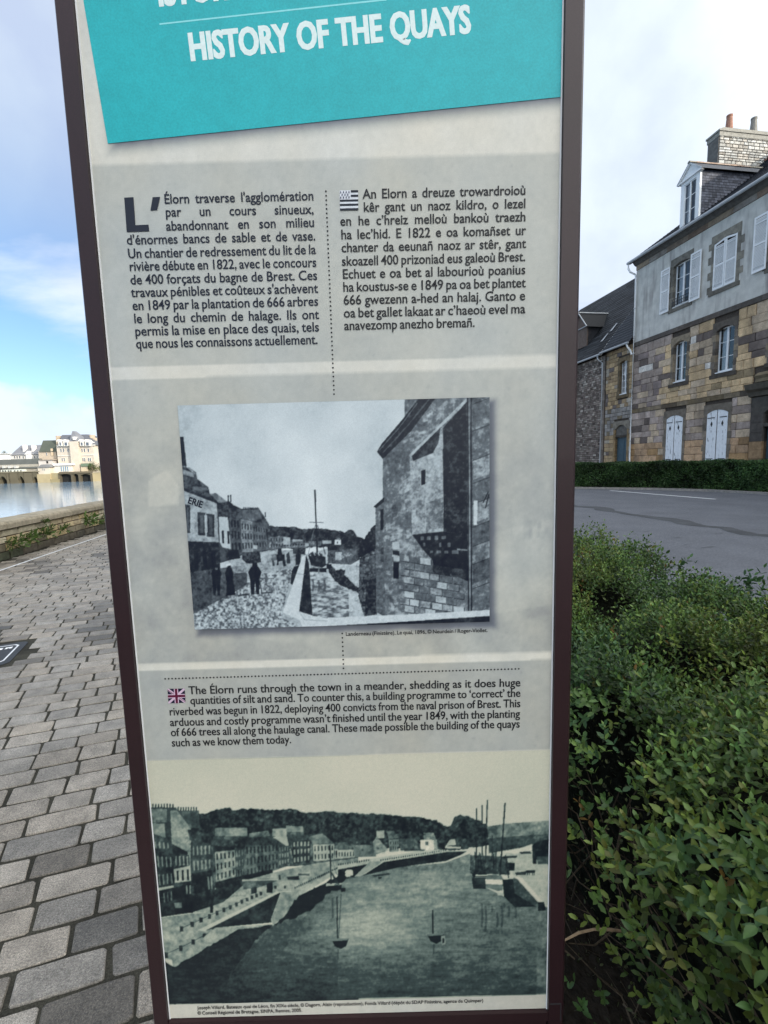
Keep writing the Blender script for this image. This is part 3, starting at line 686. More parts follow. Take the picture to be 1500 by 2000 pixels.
# stone house on the right
p(B((600,60),(1300,50),(1300,1760),(430,1800),(430,540),(600,330)), .50, .12, 24)
for y in range(330, 1200, 46):                      # courses in perspective, meeting far to the left
    for k in range(12):
        x0 = 450+k*38+random.random()*20; sl_ = (y-1180)/(1100-300)
        yy0 = 1180+(y-1180)*(x0-250)/(900-250)
        if yy0 < 540-(x0-440)*1.05: continue
        tt = .5+random.uniform(-.16, .18); p(B((x0, yy0), (x0+36, yy0+36*sl_*1.2), (x0+36, yy0+36*sl_*1.2+38), (x0, yy0+36)), tt, .08, 120, a=.55)
p(B((372,920),(440,870),(448,1780),(380,1740)), .44, .14, 80); p(B((358,918),(440,845),(440,880),(378,930)), .16); p(B((412,940),(435,935),(435,1095),(412,1105)), .08)
P1.windows(B((410,1230),(440,1228),(440,1360),(410,1360)), 1, 2, .8, .7, .3)
p(B((385,490),(420,430),(590,230),(720,60),(850,60),(650,330),(430,545)), .14, .10, 120)
P1.line(B((430,500),(620,290),(800,70)), 3, .34); P1.line(B((400,480),(560,300),(700,110)), 2, .42)
p(B((600,80),(690,75),(640,150),(600,190)), .42, .1)
P1.clutter(B((440,560),(640,330),(900,100),(1090,60),(660,540),(660,1140),(700,1200),(560,1780),(448,1760)), 420, 13, 8, .12, -.25)
P1.clutter(B((660,560),(900,320),(905,1100),(665,1130)), 90, 22, 14, .10, -.15)
# stone blocks below the bay, strongly lit
for r_ in range(9):
    for k in range(7):
        x0 = 560+k*84+(r_ % 2)*40+random.uniform(-8, 8); y0 = 1290+r_*56+(x0-560)*.16; w_ = 78+random.uniform(-14, 6)
        if x0+w_ > 1090: continue
        p(B((x0, y0), (x0+w_, y0+w_*.16), (x0+w_, y0+w_*.16+48), (x0, y0+48)), .55+random.uniform(-.17, .22), .08, 130)
        P1.line(B((x0, y0+50), (x0+w_, y0+w_*.16+50)), 1.2, .16); P1.line(B((x0+w_+1, y0+w_*.16), (x0+w_+1, y0+w_*.16+48)), 1.0, .22)
for k in range(60):
    x0 = 445+random.random()*120; y0 = 1120+random.random()*620; w_ = 24+random.random()*26; p(B((x0, y0), (x0+w_, y0+4), (x0+w_, y0+34), (x0, y0+30)), .5+random.uniform(-.15, .25), .05, a=.7)
# bay (latrine box) with shaded side
p(B((640,520),(900,290),(905,1110),(660,1135)), .62, .12, 50)
for (x0, y0, x1, y1) in ((668,580,780,700),(785,520,895,690),(690,800,760,1120),(765,700,900,880),(770,890,900,1100),(668,700,720,800),(820,330,892,520)):
    p(B((x0, y0), (x1, y0-(x1-x0)*.35), (x1, y1-(x1-x0)*.12), (x0, y1)), .62+random.uniform(-.14, .2), .12, 120, a=.8)
p(B((630,520),(1095,60),(1095,100),(880,300),(660,540)), .70, .05); p(B((655,525),(880,300),(865,420),(820,500),(670,560)), .20, .08, 90)
p(B((900,305),(1095,90),(1095,1140),(905,1110)), .15, .10, 90)
P1.clutter(B((915,330),(1090,140),(1090,1130),(910,1100)), 160, 12, 7, .05)
for k in range(26):
    x0 = 915+random.random()*140; y0 = 340+random.random()*740; p(B((x0, y0), (x0+40, y0-4), (x0+40, y0+22), (x0, y0+24)), .21, a=.7)
p(B((730,640),(762,628),(762,742),(732,750)), .05)
p(B((660,1138),(900,1112),(1095,1140),(1095,1500),(960,1440),(830,1380),(815,1330),(740,1250),(700,1190)), .10, .05, 90)
for x, y, w, h in ((725,1152,26,30),(775,1150,28,30),(835,1146,28,32),(890,1148,34,22),(800,1262,20,18),(850,1262,34,22),(912,1262,28,22),(970,1258,50,30),(745,1200,16,30),(870,1200,16,34),(935,1200,24,34)):
    p(B((x,y),(x+w,y-2),(x+w,y+h-2),(x,y+h)), .42, .06)
for k, (x0, x1) in enumerate(((820,870),(872,960),(965,1080))): p(B((x0,1370+k*14),(x1,1378+k*14),(x1,1448+k*18),(x0,1428+k*14)), .24, .06)
P1.line(B((1010,1250),(1090,1258)), 3, .55)
p(B((505,1195),(560,1190),(562,1250),(508,1250)), .75); p(B((508,1262),(560,1262),(560,1300),(510,1290)), .12); p(B((512,1350),(556,1352),(554,1480),(514,1478)), .05); p(B((515,1300),(560,1305),(560,1345),(515,1340)), .72)
# down pipe, right edge masonry
p(B((1125,60),(1290,55),(1290,1730),(1110,1730)), .46, .14, 60)
for y0, t in ((120,.42),(330,.5),(560,.62),(740,.44),(900,.6),(1080,.38),(1230,.5),(1370,.30),(1560,.46)):
    p(B((1135,y0),(1290,y0-60),(1290,y0+90),(1135,y0+150)), t, .12, 90, a=.8); P1.line(B((1130,y0),(1290,y0-62)), 1.4, .2)
P1.line(B((1122,560),(1118,1720)), 3.4, .14); P1.line(B((1100,65),(1108,1730)), 6.4, .40); P1.line(B((1094,65),(1100,1730)), 1.8, .08); P1.line(B((1120,65),(1124,1730)), 2, .06); P1.line(B((1104,65),(1110,1730)), 1.6, .62)
P1.line(B((1255,800),(1212,890)), 2, .1); P1.line(B((1258,820),(1232,930)), 2, .1); p(B((1140,870),(1170,870),(1165,1060),(1140,1060)), .85, .1)
# light coping in front
p(B((0,1785),(700,1755),(1300,1722),(1300,1768),(700,1808),(0,1852)), .86, .08, 60); p(B((0,1850),(640,1812),(1300,1768),(1300,1900),(0,1900)), .13)
finish(P1, 97)
rgb1 = tone(P1.down(P1.T), [(0, (16, 22, 38)), (.15, (30, 36, 46)), (.5, (98, 106, 112)), (.8, (178, 188, 192)), (1, (216, 222, 223))])
photo1 = obj('photograph', P1.mesh('photograph', rgb1, 0.0008, T0), MT['photo'], panel); photo1['label'] = 'blue toned print of a quay with walkers, a boat and a stone house'
m = MB()
write(m, "ERIE", qa(186, 888), qa(334, 940), 13.0, off=0.03, zo=.0013, sx=0.86, justify=False); m.build('sign_lettering', MT['ink'], photo1, recalc=False)

# ---- lower photograph: river with quays, terraces of houses and sailing boats (a flat print)
def qc(x, y): return (280+x/3.571, 1540+y/3.571)
def qd(x, y): return (660+x/3.333, 1540+y/3.333)
def Cc(*p): return [qc(*q) for q in p]
def Dd(*p): return [qd(*q) for q in p]
vt2 = puv(680, 1475)[1]; vb2 = puv(690, 1952)[1]
P2 = Painter(UL+0.0016, UR-0.0016, vb2, vt2, 500, 300, 2, 60); H_, W_ = P2.h, P2.w
P2.T = 0.885+0.05*fbm(H_, W_, 5, 4, 2)-0.05*np.clip((P2.X-800)/300, 0, 1); p = P2.poly
p(rough(Cc((380,170),(450,172),(500,145),(600,132),(640,150),(700,138),(900,145),(1060,140),(1120,165),(1300,155),(1500,172),(1500,420),(380,420)), 1.7, step=4), .22, .16, 110)
p(rough(Dd((0,160),(120,158),(300,165),(520,185),(640,205),(715,250),(735,235),(760,180),(800,168),(880,190),(960,230),(1010,280),(1000,360),(760,400),(0,380)), 1.7, step=4), .22, .15, 110)
p(Dd((970,245),(1100,225),(1380,205),(1380,330),(980,330)), .50, .10, 50, ax=3); p(Dd((980,322),(1380,290),(1380,350),(980,420)), .34, .10, 60, ax=3)
# middle distance terrace
p(Cc((470,290),(520,268),(725,270),(735,330),(900,310),(905,275),(1115,260),(1120,320),(1250,310),(1330,380),(1430,375),(1500,395),(1500,520),(1000,540),(700,640),(480,700)), .34, .14, 110)
for a, b, c, d, t in (((500,272),(725,272),(725,330),(500,330),.56),((900,280),(1000,275),(1000,340),(900,330),.66),((995,255),(1115,262),(1118,300),(998,300),.52),((905,335),(1000,330),(1040,500),(1030,420),.72),((1160,330),(1250,312),(1330,378),(1180,385),.50),((1335,400),(1420,372),(1450,410),(1340,412),.46)):
    p(Cc(a, b, c, d), t, .06)
def terrace(qd4, nx, ny, wall, win, wf=.42, hf=.62, f=Cc):
    p(f(*qd4), wall, .06, 90); P2.windows(f(*qd4), nx, ny, wf, hf, win)
terrace(((710,390),(945,380),(945,560),(720,625)), 9, 3, .40, .17); terrace(((945,400),(1015,395),(1020,520),(945,540)), 4, 3, .34, .6)
terrace(((1040,360),(1165,355),(1165,505),(1045,525)), 5, 3, .24, .66); terrace(((1185,388),(1330,384),(1332,492),(1188,505)), 6, 2, .70, .22, .4, .6); terrace(((1335,420),(1475,425),(1475,478),(1335,490)), 6, 1, .72, .2, .4, .7)
p(Cc((660,345),(860,340),(940,372),(945,392),(700,395)), .27, .08); p(Cc((740,310),(870,290),(890,330),(740,335)), .5, .12)
# near houses left
p(Cc((30,130),(230,128),(240,150),(390,152),(400,270),(470,300),(500,700),(110,900),(50,600)), .27, .10, 60)
p(Cc((190,150),(235,150),(320,230),(335,290),(330,560),(200,400)), .60, .10, 50); p(Cc((50,240),(150,240),(160,350),(60,345)), .58, .06); p(Cc((240,155),(390,155),(395,270),(330,275)), .36, .08)
p(Cc((45,140),(190,140),(190,235),(50,235)), .50, .08)
for x in list(range(48, 215, 20)): P2.line(Cc((x,132),(x,104)), 2.6, .17)
for x in list(range(245, 380, 18)): P2.line(Cc((x,152),(x,126)), 2.4, .17)
p(Cc((165,140),(190,140),(192,300),(165,290)), .26)
p(Cc((65,310),(170,345),(185,440),(80,430)), .3, .1); p(Cc((200,380),(310,440),(310,470),(210,470)), .22); p(Cc((310,285),(465,290),(470,350),(325,360)), .28, .12)
P2.windows(Cc((70,360),(185,370),(190,420),(75,420)), 4, 1, .35, .8, .6)
terrace(((85,440),(205,455),(215,680),(105,700)), 4, 2, .24, .58, .30, .6); terrace(((215,460),(320,460),(325,540),(218,545)), 4, 1, .30, .66, .34, .8)
p(Cc((212,560),(330,535),(335,640),(222,655)), .74); P2.windows(Cc((222,565),(328,550),(332,645),(225,650)), 3, 1, .34, .8, .1)
p(Cc((100,690),(212,672),(214,690),(104,712)), .72); p(Cc((102,712),(330,660),(340,760),(120,840)), .15, .06); P2.windows(Cc((130,720),(210,700),(210,790),(140,810)), 3, 1, .3, .8, .5); P2.windows(Cc((290,670),(340,665),(340,735),(295,735)), 2, 1, .4, .9, .6)
terrace(((335,380),(475,375),(478,570),(345,590)), 5, 2, .32, .60, .34, .62); p(Cc((340,590),(480,565),(485,700),(360,735)), .16, .06); P2.windows(Cc((440,610),(485,600),(490,700),(450,710)), 2, 1, .5, .9, .5)
p(Cc((470,390),(640,410),(640,440),(500,445)), .22); terrace(((500,440),(640,425),(645,610),(510,650)), 5, 3, .60, .15, .38, .62); terrace(((640,420),(700,410),(705,610),(648,630)), 3, 3, .28, .5, .35, .6)
p(Cc((500,650),(720,600),(900,560),(905,585),(700,640),(510,710)), .14, .08)
# road and quays
p(Cc((110,900),(360,865),(520,720),(700,640),(1000,560),(1200,520),(1500,480),(1500,540),(1400,540),(1080,715),(960,715),(400,990),(500,970),(900,948),(650,980),(210,1245),(200,1190),(140,1185)), .62, .07, 80)
p(Cc((110,800),(360,740),(500,700),(700,640),(720,650),(560,790),(340,862),(115,895)), .20, .08, 90)
p(Cc((700,632),(880,628),(940,640),(800,690),(700,700),(690,640)), .34, .1); p(Cc((690,632),(940,628),(940,636),(690,643)), .72)
p(Cc((570,775),(640,748),(730,750),(650,785)), .74); p(Cc((350,858),(440,860),(360,872)), .74)
p(Cc((1000,612),(1085,608),(1090,632),(1010,636)), .2); p(Cc((1080,590),(1160,592),(1160,604),(1080,604)), .25); p(Cc((860,658),(902,654),(902,722),(862,725)), .10); p(Cc((750,690),(790,682),(792,725),(752,735)), .14)
for x, y in ((160,1160),(262,1112),(348,1068),(427,1026),(493,990),(268,978),(342,945),(404,915),(462,890),(514,866),(562,845),(607,826),(650,806),(688,788),(724,772),(757,758),(790,745),(820,730),(922,686),(988,686)):
    w_ = 13-(x-160)*.006; hh2 = 20-(x-160)*.012; p(Cc((x-w_,y-hh2),(x+w_,y-hh2-2),(x+w_,y+hh2-2),(x-w_+2,y+hh2)), .17)
P2.line(Cc((160,1150),(262,1105),(348,1062),(427,1020),(493,985)), 1.1, .3); P2.line(Cc((268,970),(342,938),(404,908),(514,860),(688,782)), 1.1, .3)
for k in range(26): x = 1060+k*13; y = 690-k*6.0; p(Cc((x-4,y-9),(x+4,y-10),(x+4,y+5),(x-4,y+6)), .18)
p(Cc((465,805),(488,803),(488,862),(468,864)), .12); p(Cc((225,800),(345,785),(348,865),(230,870)), .12, .05); p(Cc((215,795),(268,790),(272,830),(225,832)), .5, .1)
p(Cc((945,600),(958,600),(958,634),(945,634)), .3)
# quay walls (dark) and ramps
p(Cc((430,988),(960,716),(890,910),(905,930),(510,968)), .19, .05, 60); p(Cc((380,985),(930,716),(962,718),(425,992)), .80)
p(Cc((962,718),(1080,716),(1100,740),(965,905),(905,948),(890,915)), .60, .06, 60)
p(Cc((500,968),(900,944),(905,952),(660,975),(215,1248),(205,1215)), .66, .05)
# river
p(Cc((905,952),(970,905),(1085,745),(1500,545),(1500,1480),(170,1500),(150,1200),(210,1250),(660,978)), .40, .08, 40, ax=2.6)
p(Dd((0,600),(110,575),(280,520),(700,480),(860,420),(870,560),(960,640),(1080,700),(1140,600),(1300,760),(1375,770),(1360,1335),(0,1365)), .46, .08, 40, ax=2.6)
X2, Y2 = P2.X, P2.Y
# light on the water, darker towards the lower left
mw = P2.mask(Cc((905,952),(970,905),(1085,745),(1500,545),(2750,600),(2740,1480),(170,1500),(150,1200),(210,1250),(660,978)))
k1 = np.exp(-(((X2-720)/95)**2+((Y2-1810)/48)**2)); k2 = np.exp(-(((X2-830)/120)**2+((Y2-1735)/45)**2))
P2.T[mw] += (0.24*k1+0.12*k2-0.26*np.clip((520-X2)/250, 0, 1)-0.16*np.clip((Y2-1840)/110, 0, 1))[mw]
P2.T[mw] += 0.07*fbm(H_, W_, 26, 4, 71, 5.0)[mw]
p(rough(Cc((210,1248),(660,980),(900,952),(800,1040),(600,1300),(560,1480),(175,1500),(150,1200)), 2.5, step=6), .19, .05, 60)
p(rough(Cc((970,905),(1090,735),(1300,640),(1460,560),(1500,560),(1300,720),(1150,860),(905,952)), 3, step=5), .13, .05, 60)
p(rough(Cc((560,1480),(620,1280),(820,1040),(960,960),(1150,870),(1100,960),(900,1200),(800,1480)), 7, step=7), .26, .14, 120, a=.35)
p(Cc((1080,716),(1320,572),(1420,530),(1500,528),(1500,542),(1400,556),(1095,742)), .72)
p(Cc((1405,600),(1420,568),(1455,562),(1470,590),(1450,612),(1415,612)), .80); p(Cc((1380,590),(1405,560),(1460,545),(1490,560),(1490,600),(1475,590),(1455,562),(1420,568),(1400,612)), .12)
p(Dd((0,520),(60,490),(200,470),(220,478),(110,575),(80,570),(100,530),(60,520),(40,560),(0,580)), .15, .04); p(Dd((45,540),(60,525),(95,528),(100,560),(60,575)), .82)
p(Dd((0,500),(210,455),(560,400),(720,395),(700,410),(300,470),(0,525)), .76, .04); p(Dd((210,470),(300,470),(150,568),(105,572)), .66)
p(Dd((300,475),(720,408),(840,405),(800,430),(700,470),(400,510),(160,565)), .14, .05)
for k in range(30): x = 280+k*14.5; y = 466-k*2.2; p(Dd((x-3,y-8),(x+3,y-8),(x+3,y+3),(x-3,y+3)), .22)
for k in range(14): x = 5+k*15; y = 496-k*2.3; p(Dd((x-3,y-9),(x+3,y-9),(x+3,y+3),(x-3,y+3)), .2)
# far houses of the right part
for a, b, c, d, t in (((0,350),(60,345),(100,400),(0,400),.42),((0,398),(110,395),(112,440),(0,450),.72),((98,365),(225,365),(250,440),(110,445),.50),((225,350),(250,310),(330,400),(240,430),.56),((250,272),(302,272),(302,320),(250,320),.66),((315,275),(365,272),(395,320),(330,325),.42),((330,330),(398,328),(398,405),(335,412),.50),((400,325),(500,322),(525,360),(400,362),.36),((405,360),(520,360),(520,392),(405,402),.42),((555,285),(620,285),(640,330),(560,335),.50),((535,332),(622,332),(625,398),(540,400),.93),((622,330),(645,330),(650,395),(625,398),.6),((728,330),(760,325),(770,365),(700,372),.74),((700,372),(800,378),(800,388),(695,386),.8)):
    p(Dd(a, b, c, d), t, .05)
p(Dd((568,342),(588,342),(588,368),(570,368)), .4); P2.windows(Dd((0,405),(110,405),(110,440),(0,445)), 6, 1, .35, .7, .2); P2.windows(Dd((335,335),(398,335),(398,400),(338,405)), 4, 2, .35, .6, .2)
p(Dd((430,385),(570,395),(560,402),(430,405)), .3)
# right quay
p(Dd((1090,420),(1260,360),(1380,420),(1380,760),(1330,750),(1200,590),(1140,560)), .76, .07, 70)
p(Dd((1085,410),(1280,360),(1265,400),(1150,425)), .88); p(Dd((1262,370),(1300,340),(1380,325),(1380,440),(1265,440)), .15, .06); p(Dd((1290,440),(1380,440),(1380,490),(1300,490)), .35, .1); p(Dd((1265,440),(1292,440),(1292,488),(1268,488)), .2)
p(Dd((1140,575),(1200,600),(1320,740),(1290,770),(1140,680)), .34, .12, 110); p(Dd((1150,568),(1200,580),(1330,730),(1310,745)), .9)
p(Dd((1300,735),(1340,735),(1355,790),(1300,795)), .15, .1)
p(Dd((1180,410),(1250,405),(1262,422),(1190,422)), .2); P2.line(Dd((1075,445),(1165,440)), 4, .2); p(Dd((1225,530),(1282,528),(1284,545),(1230,550)), .18)
for x in (1232,1245,1265,1275): P2.line(Dd((x,545),(x,562)), 1.5, .2)
p(Dd((1150,545),(1230,535),(1222,560),(1160,562)), .25, .08); p(Dd((1100,480),(1150,480),(1150,530),(1105,535)), .25, .15)
# moored sailing ships
p(Dd((855,520),(960,540),(975,570),(880,575)), .14, .05); p(Dd((895,558),(980,558),(980,566),(895,568)), .82)
p(Dd((870,575),(965,575),(960,650),(880,650)), .18, .06, a=.9)
p(Dd((860,430),(1100,440),(1120,560),(860,550)), .22, .18, 160, a=.85)
p(Dd((958,590),(975,560),(1060,560),(1080,590),(1070,660),(1040,665),(962,640)), .48, .05); p(Dd((958,588),(1072,592),(1072,622),(962,618)), .92); p(Dd((1035,670),(1090,678),(1085,690),(1040,695)), .75)
p(Dd((1070,590),(1140,585),(1150,680),(1290,765),(1150,770),(1080,700)), .16, .06)
for (x0, y0, x1, y1, w_) in ((902,125,900,430,2.2),(937,105,940,430,2.4),(972,70,960,480,2.6),(1087,90,1055,560,3.2),(1030,380,1028,540,1.8),(1005,300,1000,480,1.2),(1090,430,1110,580,2.2)): P2.line(Dd((x0,y0),(x1,y1)), w_, .20)
for a, b in (((860,245),(945,248)),((905,210),(940,210)),((850,315),(1000,310)),((1030,330),(1090,333)),((870,370),(990,365))): P2.line(Dd(a, b), 1.0, .3)
for k in range(12): x = 880+random.random()*200; P2.line(Dd((x, 400+random.random()*60), (x+random.uniform(-20, 20), 540)), 1.4, .15)
for x, y0, y1 in ((935,740,900),(960,760,930),(1000,760,800),(1035,800,900),(1065,760,900),(1080,740,770),(1110,760,830),(1155,770,840)): P2.line(Dd((x,y0),(x+5,(y0+y1)/2),(x,y1)), 4, .25, .5)
P2.clutter(Cc((50,240),(230,150),(400,160),(480,300),(730,275),(1110,262),(1330,330),(1490,400),(1490,480),(1000,540),(700,600),(340,740),(120,840)), 520, 7, 5, .10)
P2.clutter(Cc((380,180),(600,140),(1060,145),(1500,175),(1500,300),(1100,260),(480,260)), 420, 6, 4, .10)
P2.clutter(Dd((0,170),(300,170),(640,210),(720,255),(780,180),(960,240),(1000,340),(640,330),(300,290),(0,330)), 420, 6, 4, .10)
P2.clutter(Dd((100,350),(330,280),(640,290),(650,390),(100,440)), 120, 6, 5, .14)
P2.clutter(Cc((120,900),(520,720),(1000,560),(1400,520),(1300,580),(1080,715),(960,715),(210,1240)), 160, 14, 3, .07, -.3)
P2.clutter(Dd((1090,420),(1260,370),(1380,430),(1380,740),(1200,590)), 60, 12, 3, .09)
P2.clutter(Dd((0,620),(280,520),(860,430),(960,640),(1340,780),(1350,1330),(0,1360)), 520, 26, 1.6, .045)
P2.clutter(Cc((600,1400),(960,960),(1150,870),(1500,560),(1500,1470)), 380, 16, 1.6, .06)
# small boats
def boat(f, x, y, w, mast, t=.12):
    p(f((x-w*.5,y-w*.28),(x+w*.5,y-w*.32),(x+w*.36,y+w*.12),(x+w*.05,y+w*.3),(x-w*.3,y+w*.14)), t); p(f((x-w*.5,y-w*.28),(x+w*.5,y-w*.32),(x+w*.42,y-w*.2),(x-w*.44,y-w*.16)), .5)
    P2.line(f((x-w*.15,y-w*.3),(x-w*.17,y-mast)), 2.4, .16); P2.line(f((x-w*.1,y+w*.3),(x-w*.12,y+w*.9)), 3, .22, .5)
boat(Cc, 1372, 1080, 120, 330); boat(Dd, 635, 975, 110, 190); p(Dd((670,955),(695,955),(700,1010),(675,1015)), .65); p(Dd((678,970),(690,970),(692,1000),(680,1005)), .12)
p(Cc((1272,672),(1385,664),(1380,700),(1340,712),(1290,706)), .13); p(Cc((1275,660),(1382,655),(1384,668),(1276,678)), .72); P2.line(Cc((1310,665),(1302,390)), 2.6, .18); P2.line(Cc((1302,440),(1350,600)), 1, .4)
p(Cc((1375,690),(1410,688),(1408,715),(1380,718)), .1); P2.line(Cc((1380,730),(1362,1040)), 2.2, .22, .6); P2.line(Cc((1320,760),(1322,900)), 4, .25, .5)
for k in range(8): P2.line(Cc((1312+k*3,580+k*12),(1340+k*5,620+k*8)), 1.3, .25)
p(Dd((215,562),(330,548),(345,556),(240,572)), .2); p(Dd((262,575),(285,572),(282,585),(265,586)), .1)
# printed pale caption strip at the foot is the sheet itself
finish(P2, 96, mw)
rgb2 = tone(P2.down(P2.T), [(0, (14, 22, 30)), (.15, (28, 36, 40)), (.35, (62, 76, 74)), (.55, (112, 126, 117)), (.78, (170, 174, 156)), (.95, (206, 199, 178)), (1, (218, 211, 190))])
photo2 = obj('photograph', P2.mesh('photograph', rgb2, 0.0008, T0), MT['photo'], panel); photo2['label'] = 'green toned print of a river with quays and sailing boats'
# ================================================================== GROUND, RIVER, ROAD
def struct(name, mb, mat, rz=STREET, **k):
    o = mb.build(name, mat, None, rz=rz, **k); o['kind'] = 'structure'; return o
WATER_Z = -2.0
m = MB(); m.box(-5.36, 900, -400, 2400, -6, -0.03); struct('ground', m, MT['soil'])
m = MB(); m.quad((-2600, -400, WATER_Z), (-5.3, -400, WATER_Z), (-5.3, 2400, WATER_Z), (-2600, 2400, WATER_Z)); struct('river', m, MT['water'], recalc=False)
m = MB(); m.quad((1.95, -60, -0.012), (17.99, -60, -0.012), (17.99, 120, -0.012), (1.95, 120, -0.012)); struct('road', m, MT['asphalt'], recalc=False)
# darker repair strip with ragged edges
m = MB(); pts = []
for i in range(41):
    s = 3.0+i*0.35; pts.append((7.42+0.10*math.sin(i*1.7)+random.uniform(-.09, .09), s))
top = [(p+0.38+0.16*math.sin(i*.9)+random.uniform(-.1, .1), s) for i, (p, s) in enumerate(pts)]
for i in range(40): m.quad((*pts[i], -0.008), (*top[i], -0.008), (*top[i+1], -0.008), (*pts[i+1], -0.008))
struct('road_repair_strip', m, MT['patch'], recalc=False)
m = MB()
for k in range(36):
    s0 = random.uniform(2.5, 15); p0 = random.uniform(2.4, 7.0); l_ = random.uniform(.08, .32); w_ = random.uniform(.006, .022)
    m.quad((p0, s0, -.0075), (p0+l_, s0+random.uniform(-.03, .05), -.0075), (p0+l_, s0+w_+.02, -.0075), (p0+.01, s0+w_, -.0075))
struct('road_cracks', m, MT['patch'], recalc=False)
m = MB(); m.quad((12.22, 11.9, -0.008), (12.36, 11.9, -0.008), (12.18, 16.6, -0.008), (12.04, 16.6, -0.008)); struct('road_marking', m, MT['roadpaint'], recalc=False)
# near kerb, hidden behind the hedge but part of the road edge
m = MB()
for k in range(40):
    s0 = -4+k*1.0; m.box(1.80, 1.94, s0+.004, s0+.996, -0.05, 0.10)
struct('kerb', m, MT['kerb'])

# ---- far kerb and pavement follow the hedge
HP = [(8.6, 26.0), (11.62, 18.6), (13.95, 16.1), (14.85, 14.4), (15.15, 12.6), (15.4, 8), (15.6, -10)]
def rib(mb, off0, off1, z0, z1):
    n = len(HP)
    for i in range(n-1):
        (a, b), (c, d) = HP[i], HP[i+1]
        mb.box  # keep
        A0, A1, B0, B1 = (a+off0, b), (a+off1, b), (c+off0, d), (c+off1, d)
        mb.quad((*A0, z1), (*A1, z1), (*B1, z1), (*B0, z1)); mb.quad((*A0, z0), (*A0, z1), (*B0, z1), (*B0, z0)); mb.quad((*A1, z0), (*B1, z0), (*B1, z1), (*A1, z1))
m = MB(); rib(m, -0.30, -0.16, -0.05, 0.07); struct('kerb', m, MT['kerb'])
m = MB(); rib(m, -0.155, 6.2, -0.05, 0.045); struct('pavement', m, MT['kerb'])

# ================================================================== PAVING OF GRANITE SETTS
m = MB(); m.quad((-4.94, -3, -0.005), (0.42, -3, -0.005), (0.42, 34, -0.005), (-4.94, 34, -0.005)); paving = struct('paving', m, MT['joint'], recalc=False)
def sett_mesh(seed, simple=False):
    r = random.Random(seed); k = 12
    def ring(sx, sy, z, jit):
        o = []
        pts = [(-1,-.86),(-.94,-.985),(-.3,-1),(.35,-1),(.945,-.985),(1,-.87),(1,.86),(.94,.985),(.3,1),(-.35,1),(-.945,.985),(-1,.87)]
        for x, y in pts: o.append((x*sx+J[len(o)][0]*jit, y*sy+J[len(o)][1]*jit, z))
        return o
    J = [(r.uniform(-1, 1), r.uniform(-1, 1)) for _ in range(12)]
    v = ring(.5, .5, -1, .012)+ring(.498, .495, -.10, .014)+ring(.484, .473, 0.0, .016)
    v = [(x-y*.092, y, z) for x, y, z in v]     # the stones stand a little askew to their rows
    f = []
    for a in range(2):
        for i in range(12): j = (i+1) % 12; f.append((a*12+i, a*12+j, a*12+12+j, a*12+12+i))
    f.append(tuple(range(24, 36)))
    me = bpy.data.meshes.new('sett'); me.from_pydata(v, [], f); ca = me.color_attributes.new('Col', 'FLOAT_COLOR', 'POINT')
    ca.data.foreach_set('color', [1.0]*(4*len(v))); me.materials.append(MT['sett'])
    me.polygons.foreach_set('use_smooth', [True]*24+[False])
    return me, v, f
SV = [sett_mesh(100+i) for i in range(8)]
ROWA = R(8.0); JA = R(17.0)                       # rows are turned a little against the street
ca_, sa_ = math.cos(ROWA), math.sin(ROWA)
setts = []
PLC = (-2.56, 3.70); PLH = 0.235
b = -4.0
while b < 35:
    ph = random.uniform(.106, .130); a = -6.5+random.uniform(0, .2)
    while a < 13:
        ln = random.choice((.15, .18, .20, .215, .23, .25))+random.uniform(-.012, .012); ac = a+ln/2; bc = b+ph/2
        p_ = ac*ca_-bc*math.sin(JA); s_ = ac*sa_+bc*math.cos(JA)
        if -4.86 < p_ < 0.33 and -1.2 < s_ < 32:
            dx, dy = p_-PLC[0], s_-PLC[1]; la = dx*ca_+dy*sa_; lb = -dx*sa_+dy*ca_
            if not (abs(la) < PLH+ln/2-.05 and abs(lb) < PLH+ph/2-.035): setts.append((p_, s_, ln-.011, ph-.012))
        a += ln
    b += ph
dark = lambda p_, s_: math.sin(p_*1.9+s_*.8)+math.sin(s_*1.55-p_*.7)+math.sin(p_*5.3+s_*4.1)*.8
def sett_col(p_, s_):
    d = dark(p_, s_)+random.uniform(-1.7, 1.7)
    if d > 1.25: k = random.uniform(.085, .12)
    elif d > 0.65: k = random.uniform(.13, .18)
    else: k = random.uniform(.18, .255)
    w = random.uniform(-.03, .03); return (k*(1.12+w), k*1.00, k*(.84-w))
info = []
for (p_, s_, l_, w_) in setts:
    x, y, z = project(st(p_, s_)); vis = (z > .2 and -60 < x < 320 and y < 2080)
    area = (l_*FPX/z)*(w_*FPX/z) if vis else 0; info.append(area)
order = sorted(range(len(setts)), key=lambda i: -info[i]); near = set(order[:300])
BM = MB()
